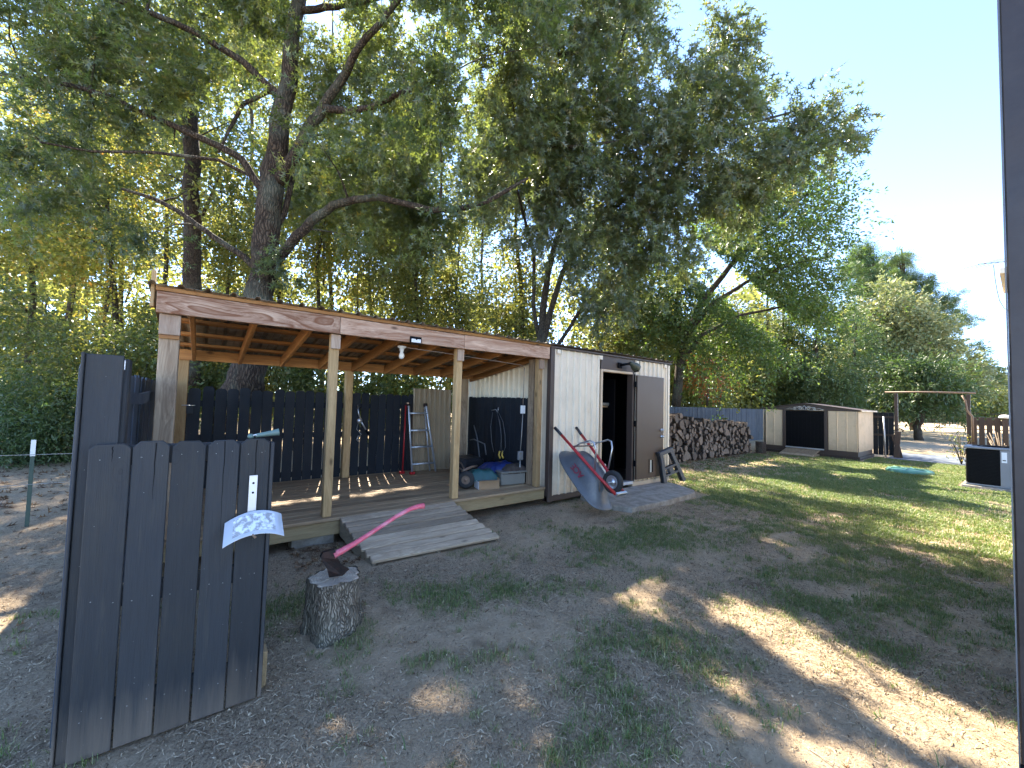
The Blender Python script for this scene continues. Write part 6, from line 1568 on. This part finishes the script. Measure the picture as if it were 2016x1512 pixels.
# weeds: wider blades in loose tufts
x, y, g, i = tuft_points(26000, 303, -.8, 8, -.5, 4.6, .03, 7, lambda a, b: grass_density(a, b) * .5 + .035); k = clear(x, y); x, y, i = x[k], y[k], i[k]
o = bpy.data.objects.new('weeds', blade_mesh('weeds', x, y, g, .035, .085, .0055, m_grass, np.clip(g.normal(.2, .12, len(x)), 0, 1), .7)); C.objects.link(o); o['kind'] = 'stuff'
# dry litter: curled stems and crumbs
def litter_f(a, b): return np.clip(fbm(a + 9, b, 4, 1.4) * 2.6 - .75, .06, 1) * .8 + .12
def strips(name, n, x0, x1, y0, y1, l0, l1, wd, seed, f, mat, mu):
    x, y, g = scatter(n, x0, x1, y0, y1, f, seed); k = in_view(x, y) & clear(x, y); x, y = x[k], y[k]; n = len(x)
    L = g.uniform(l0, l1, n); a = g.uniform(0, 6.283, n); da = g.normal(0, .9, n); w2 = wd * (.5 + g.random(n)) / 2; lift = g.uniform(.001, .012, n)
    v = np.empty((n, 6, 3)); cx, cy = x.copy(), y.copy()
    for s_ in range(3):
        aa = a + da * (s_ - 1); z = gz(cx, cy) + .003 + lift * (1.0 if s_ == 1 else .25)
        px, py = -np.sin(aa) * w2, np.cos(aa) * w2
        v[:, s_ * 2] = np.stack([cx - px, cy - py, z], 1); v[:, s_ * 2 + 1] = np.stack([cx + px, cy + py, z + w2 * .6], 1)
        cx = cx + np.cos(aa + da * .5) * L / 2; cy = cy + np.sin(aa + da * .5) * L / 2
    f_ = np.array([(0, 1, 3), (0, 3, 2), (2, 3, 5), (2, 5, 4)]); f_ = (f_[None] + (np.arange(n) * 6)[:, None, None]).reshape(-1, 3)
    o = bpy.data.objects.new(name, np_mesh(name, v.reshape(-1, 3), f_, mat, False, {'tint': np.repeat(np.clip(g.normal(mu, .28, n), 0, 1), 6)})); C.objects.link(o); o['kind'] = 'stuff'; print(name, n)
strips('dry_grass_litter', 230000, -3, 7, -.6, 7.5, .012, .055, .0030, 311, litter_f, m_litter, .55)
strips('leaf_crumbs', 70000, -2, 6, -.3, 4.8, .005, .014, .006, 312, litter_f, m_litter, .3)
strips('yard_litter', 60000, 6, 19, -.3, 6.3, .03, .09, .009, 313, lambda a, b: .7 + 0 * a, m_litter, .5)
def dead(name, n, x0, x1, y0, y1, s_, seed, dens_f, zf=None):
    x, y, g = scatter(n, x0, x1, y0, y1, dens_f, seed); k = clear(x, y) if zf is None else np.ones(len(x), bool); x, y = x[k], y[k]; n = len(x)
    z = gz(x, y) + .008 if zf is None else zf(x, y)
    me = leaf_mesh(name, np.stack([x, y, z], 1), norm(np.stack([g.normal(size=n), g.normal(size=n), g.normal(size=n) * .15], 1)), norm(np.stack([g.normal(size=n) * .4, g.normal(size=n) * .4, np.ones(n)], 1)), s_ * (.5 + g.random(n)), g.random(n), 'oak', m_deadleaf, .3)
    o = bpy.data.objects.new(name, me); C.objects.link(o); o['kind'] = 'stuff'
dead('fallen_leaves', 5200, -4, 8, -.3, 8.5, .055, 321, lambda a, b: np.where((a < -.5), .8, np.where(b > 4.9, .05, .13)) * (0.3 + fbm(a, b, 3, 2)))
dead('fallen_leaves_by_fence', 6000, 8, 17, 4.3, 8.4, .09, 322, lambda a, b: np.clip((b - 4.2) / 2, 0, 1) * .9)
dead('leaves_by_ramp', 260, .75, 1.35, 4.0, 4.72, .06, 323, lambda a, b: .7 + 0 * a, lambda a, b: .012 + 0 * a)
dead('forest_floor_leaves', 9000, -9, 12, 7, 18, .12, 324, lambda a, b: .8 + 0 * a)
# twigs lying about
mb = MB(); rr = random.Random(8)
for i in range(70):
    x, y = rr.uniform(-.6, 6), rr.uniform(.2, 4.4); a = rr.uniform(0, 6.28); L = rr.uniform(.06, .22); z = float(gz(x, y)) + .004
    mb.tube([(x, y, z), (x + L * .5 * math.cos(a), y + L * .5 * math.sin(a), z + .006), (x + L * math.cos(a + .3), y + L * math.sin(a + .3), z + .002)], [.0028, .0024, .0012], 4, cap=False)
mb.build('twigs', m_ramp, kind='stuff')
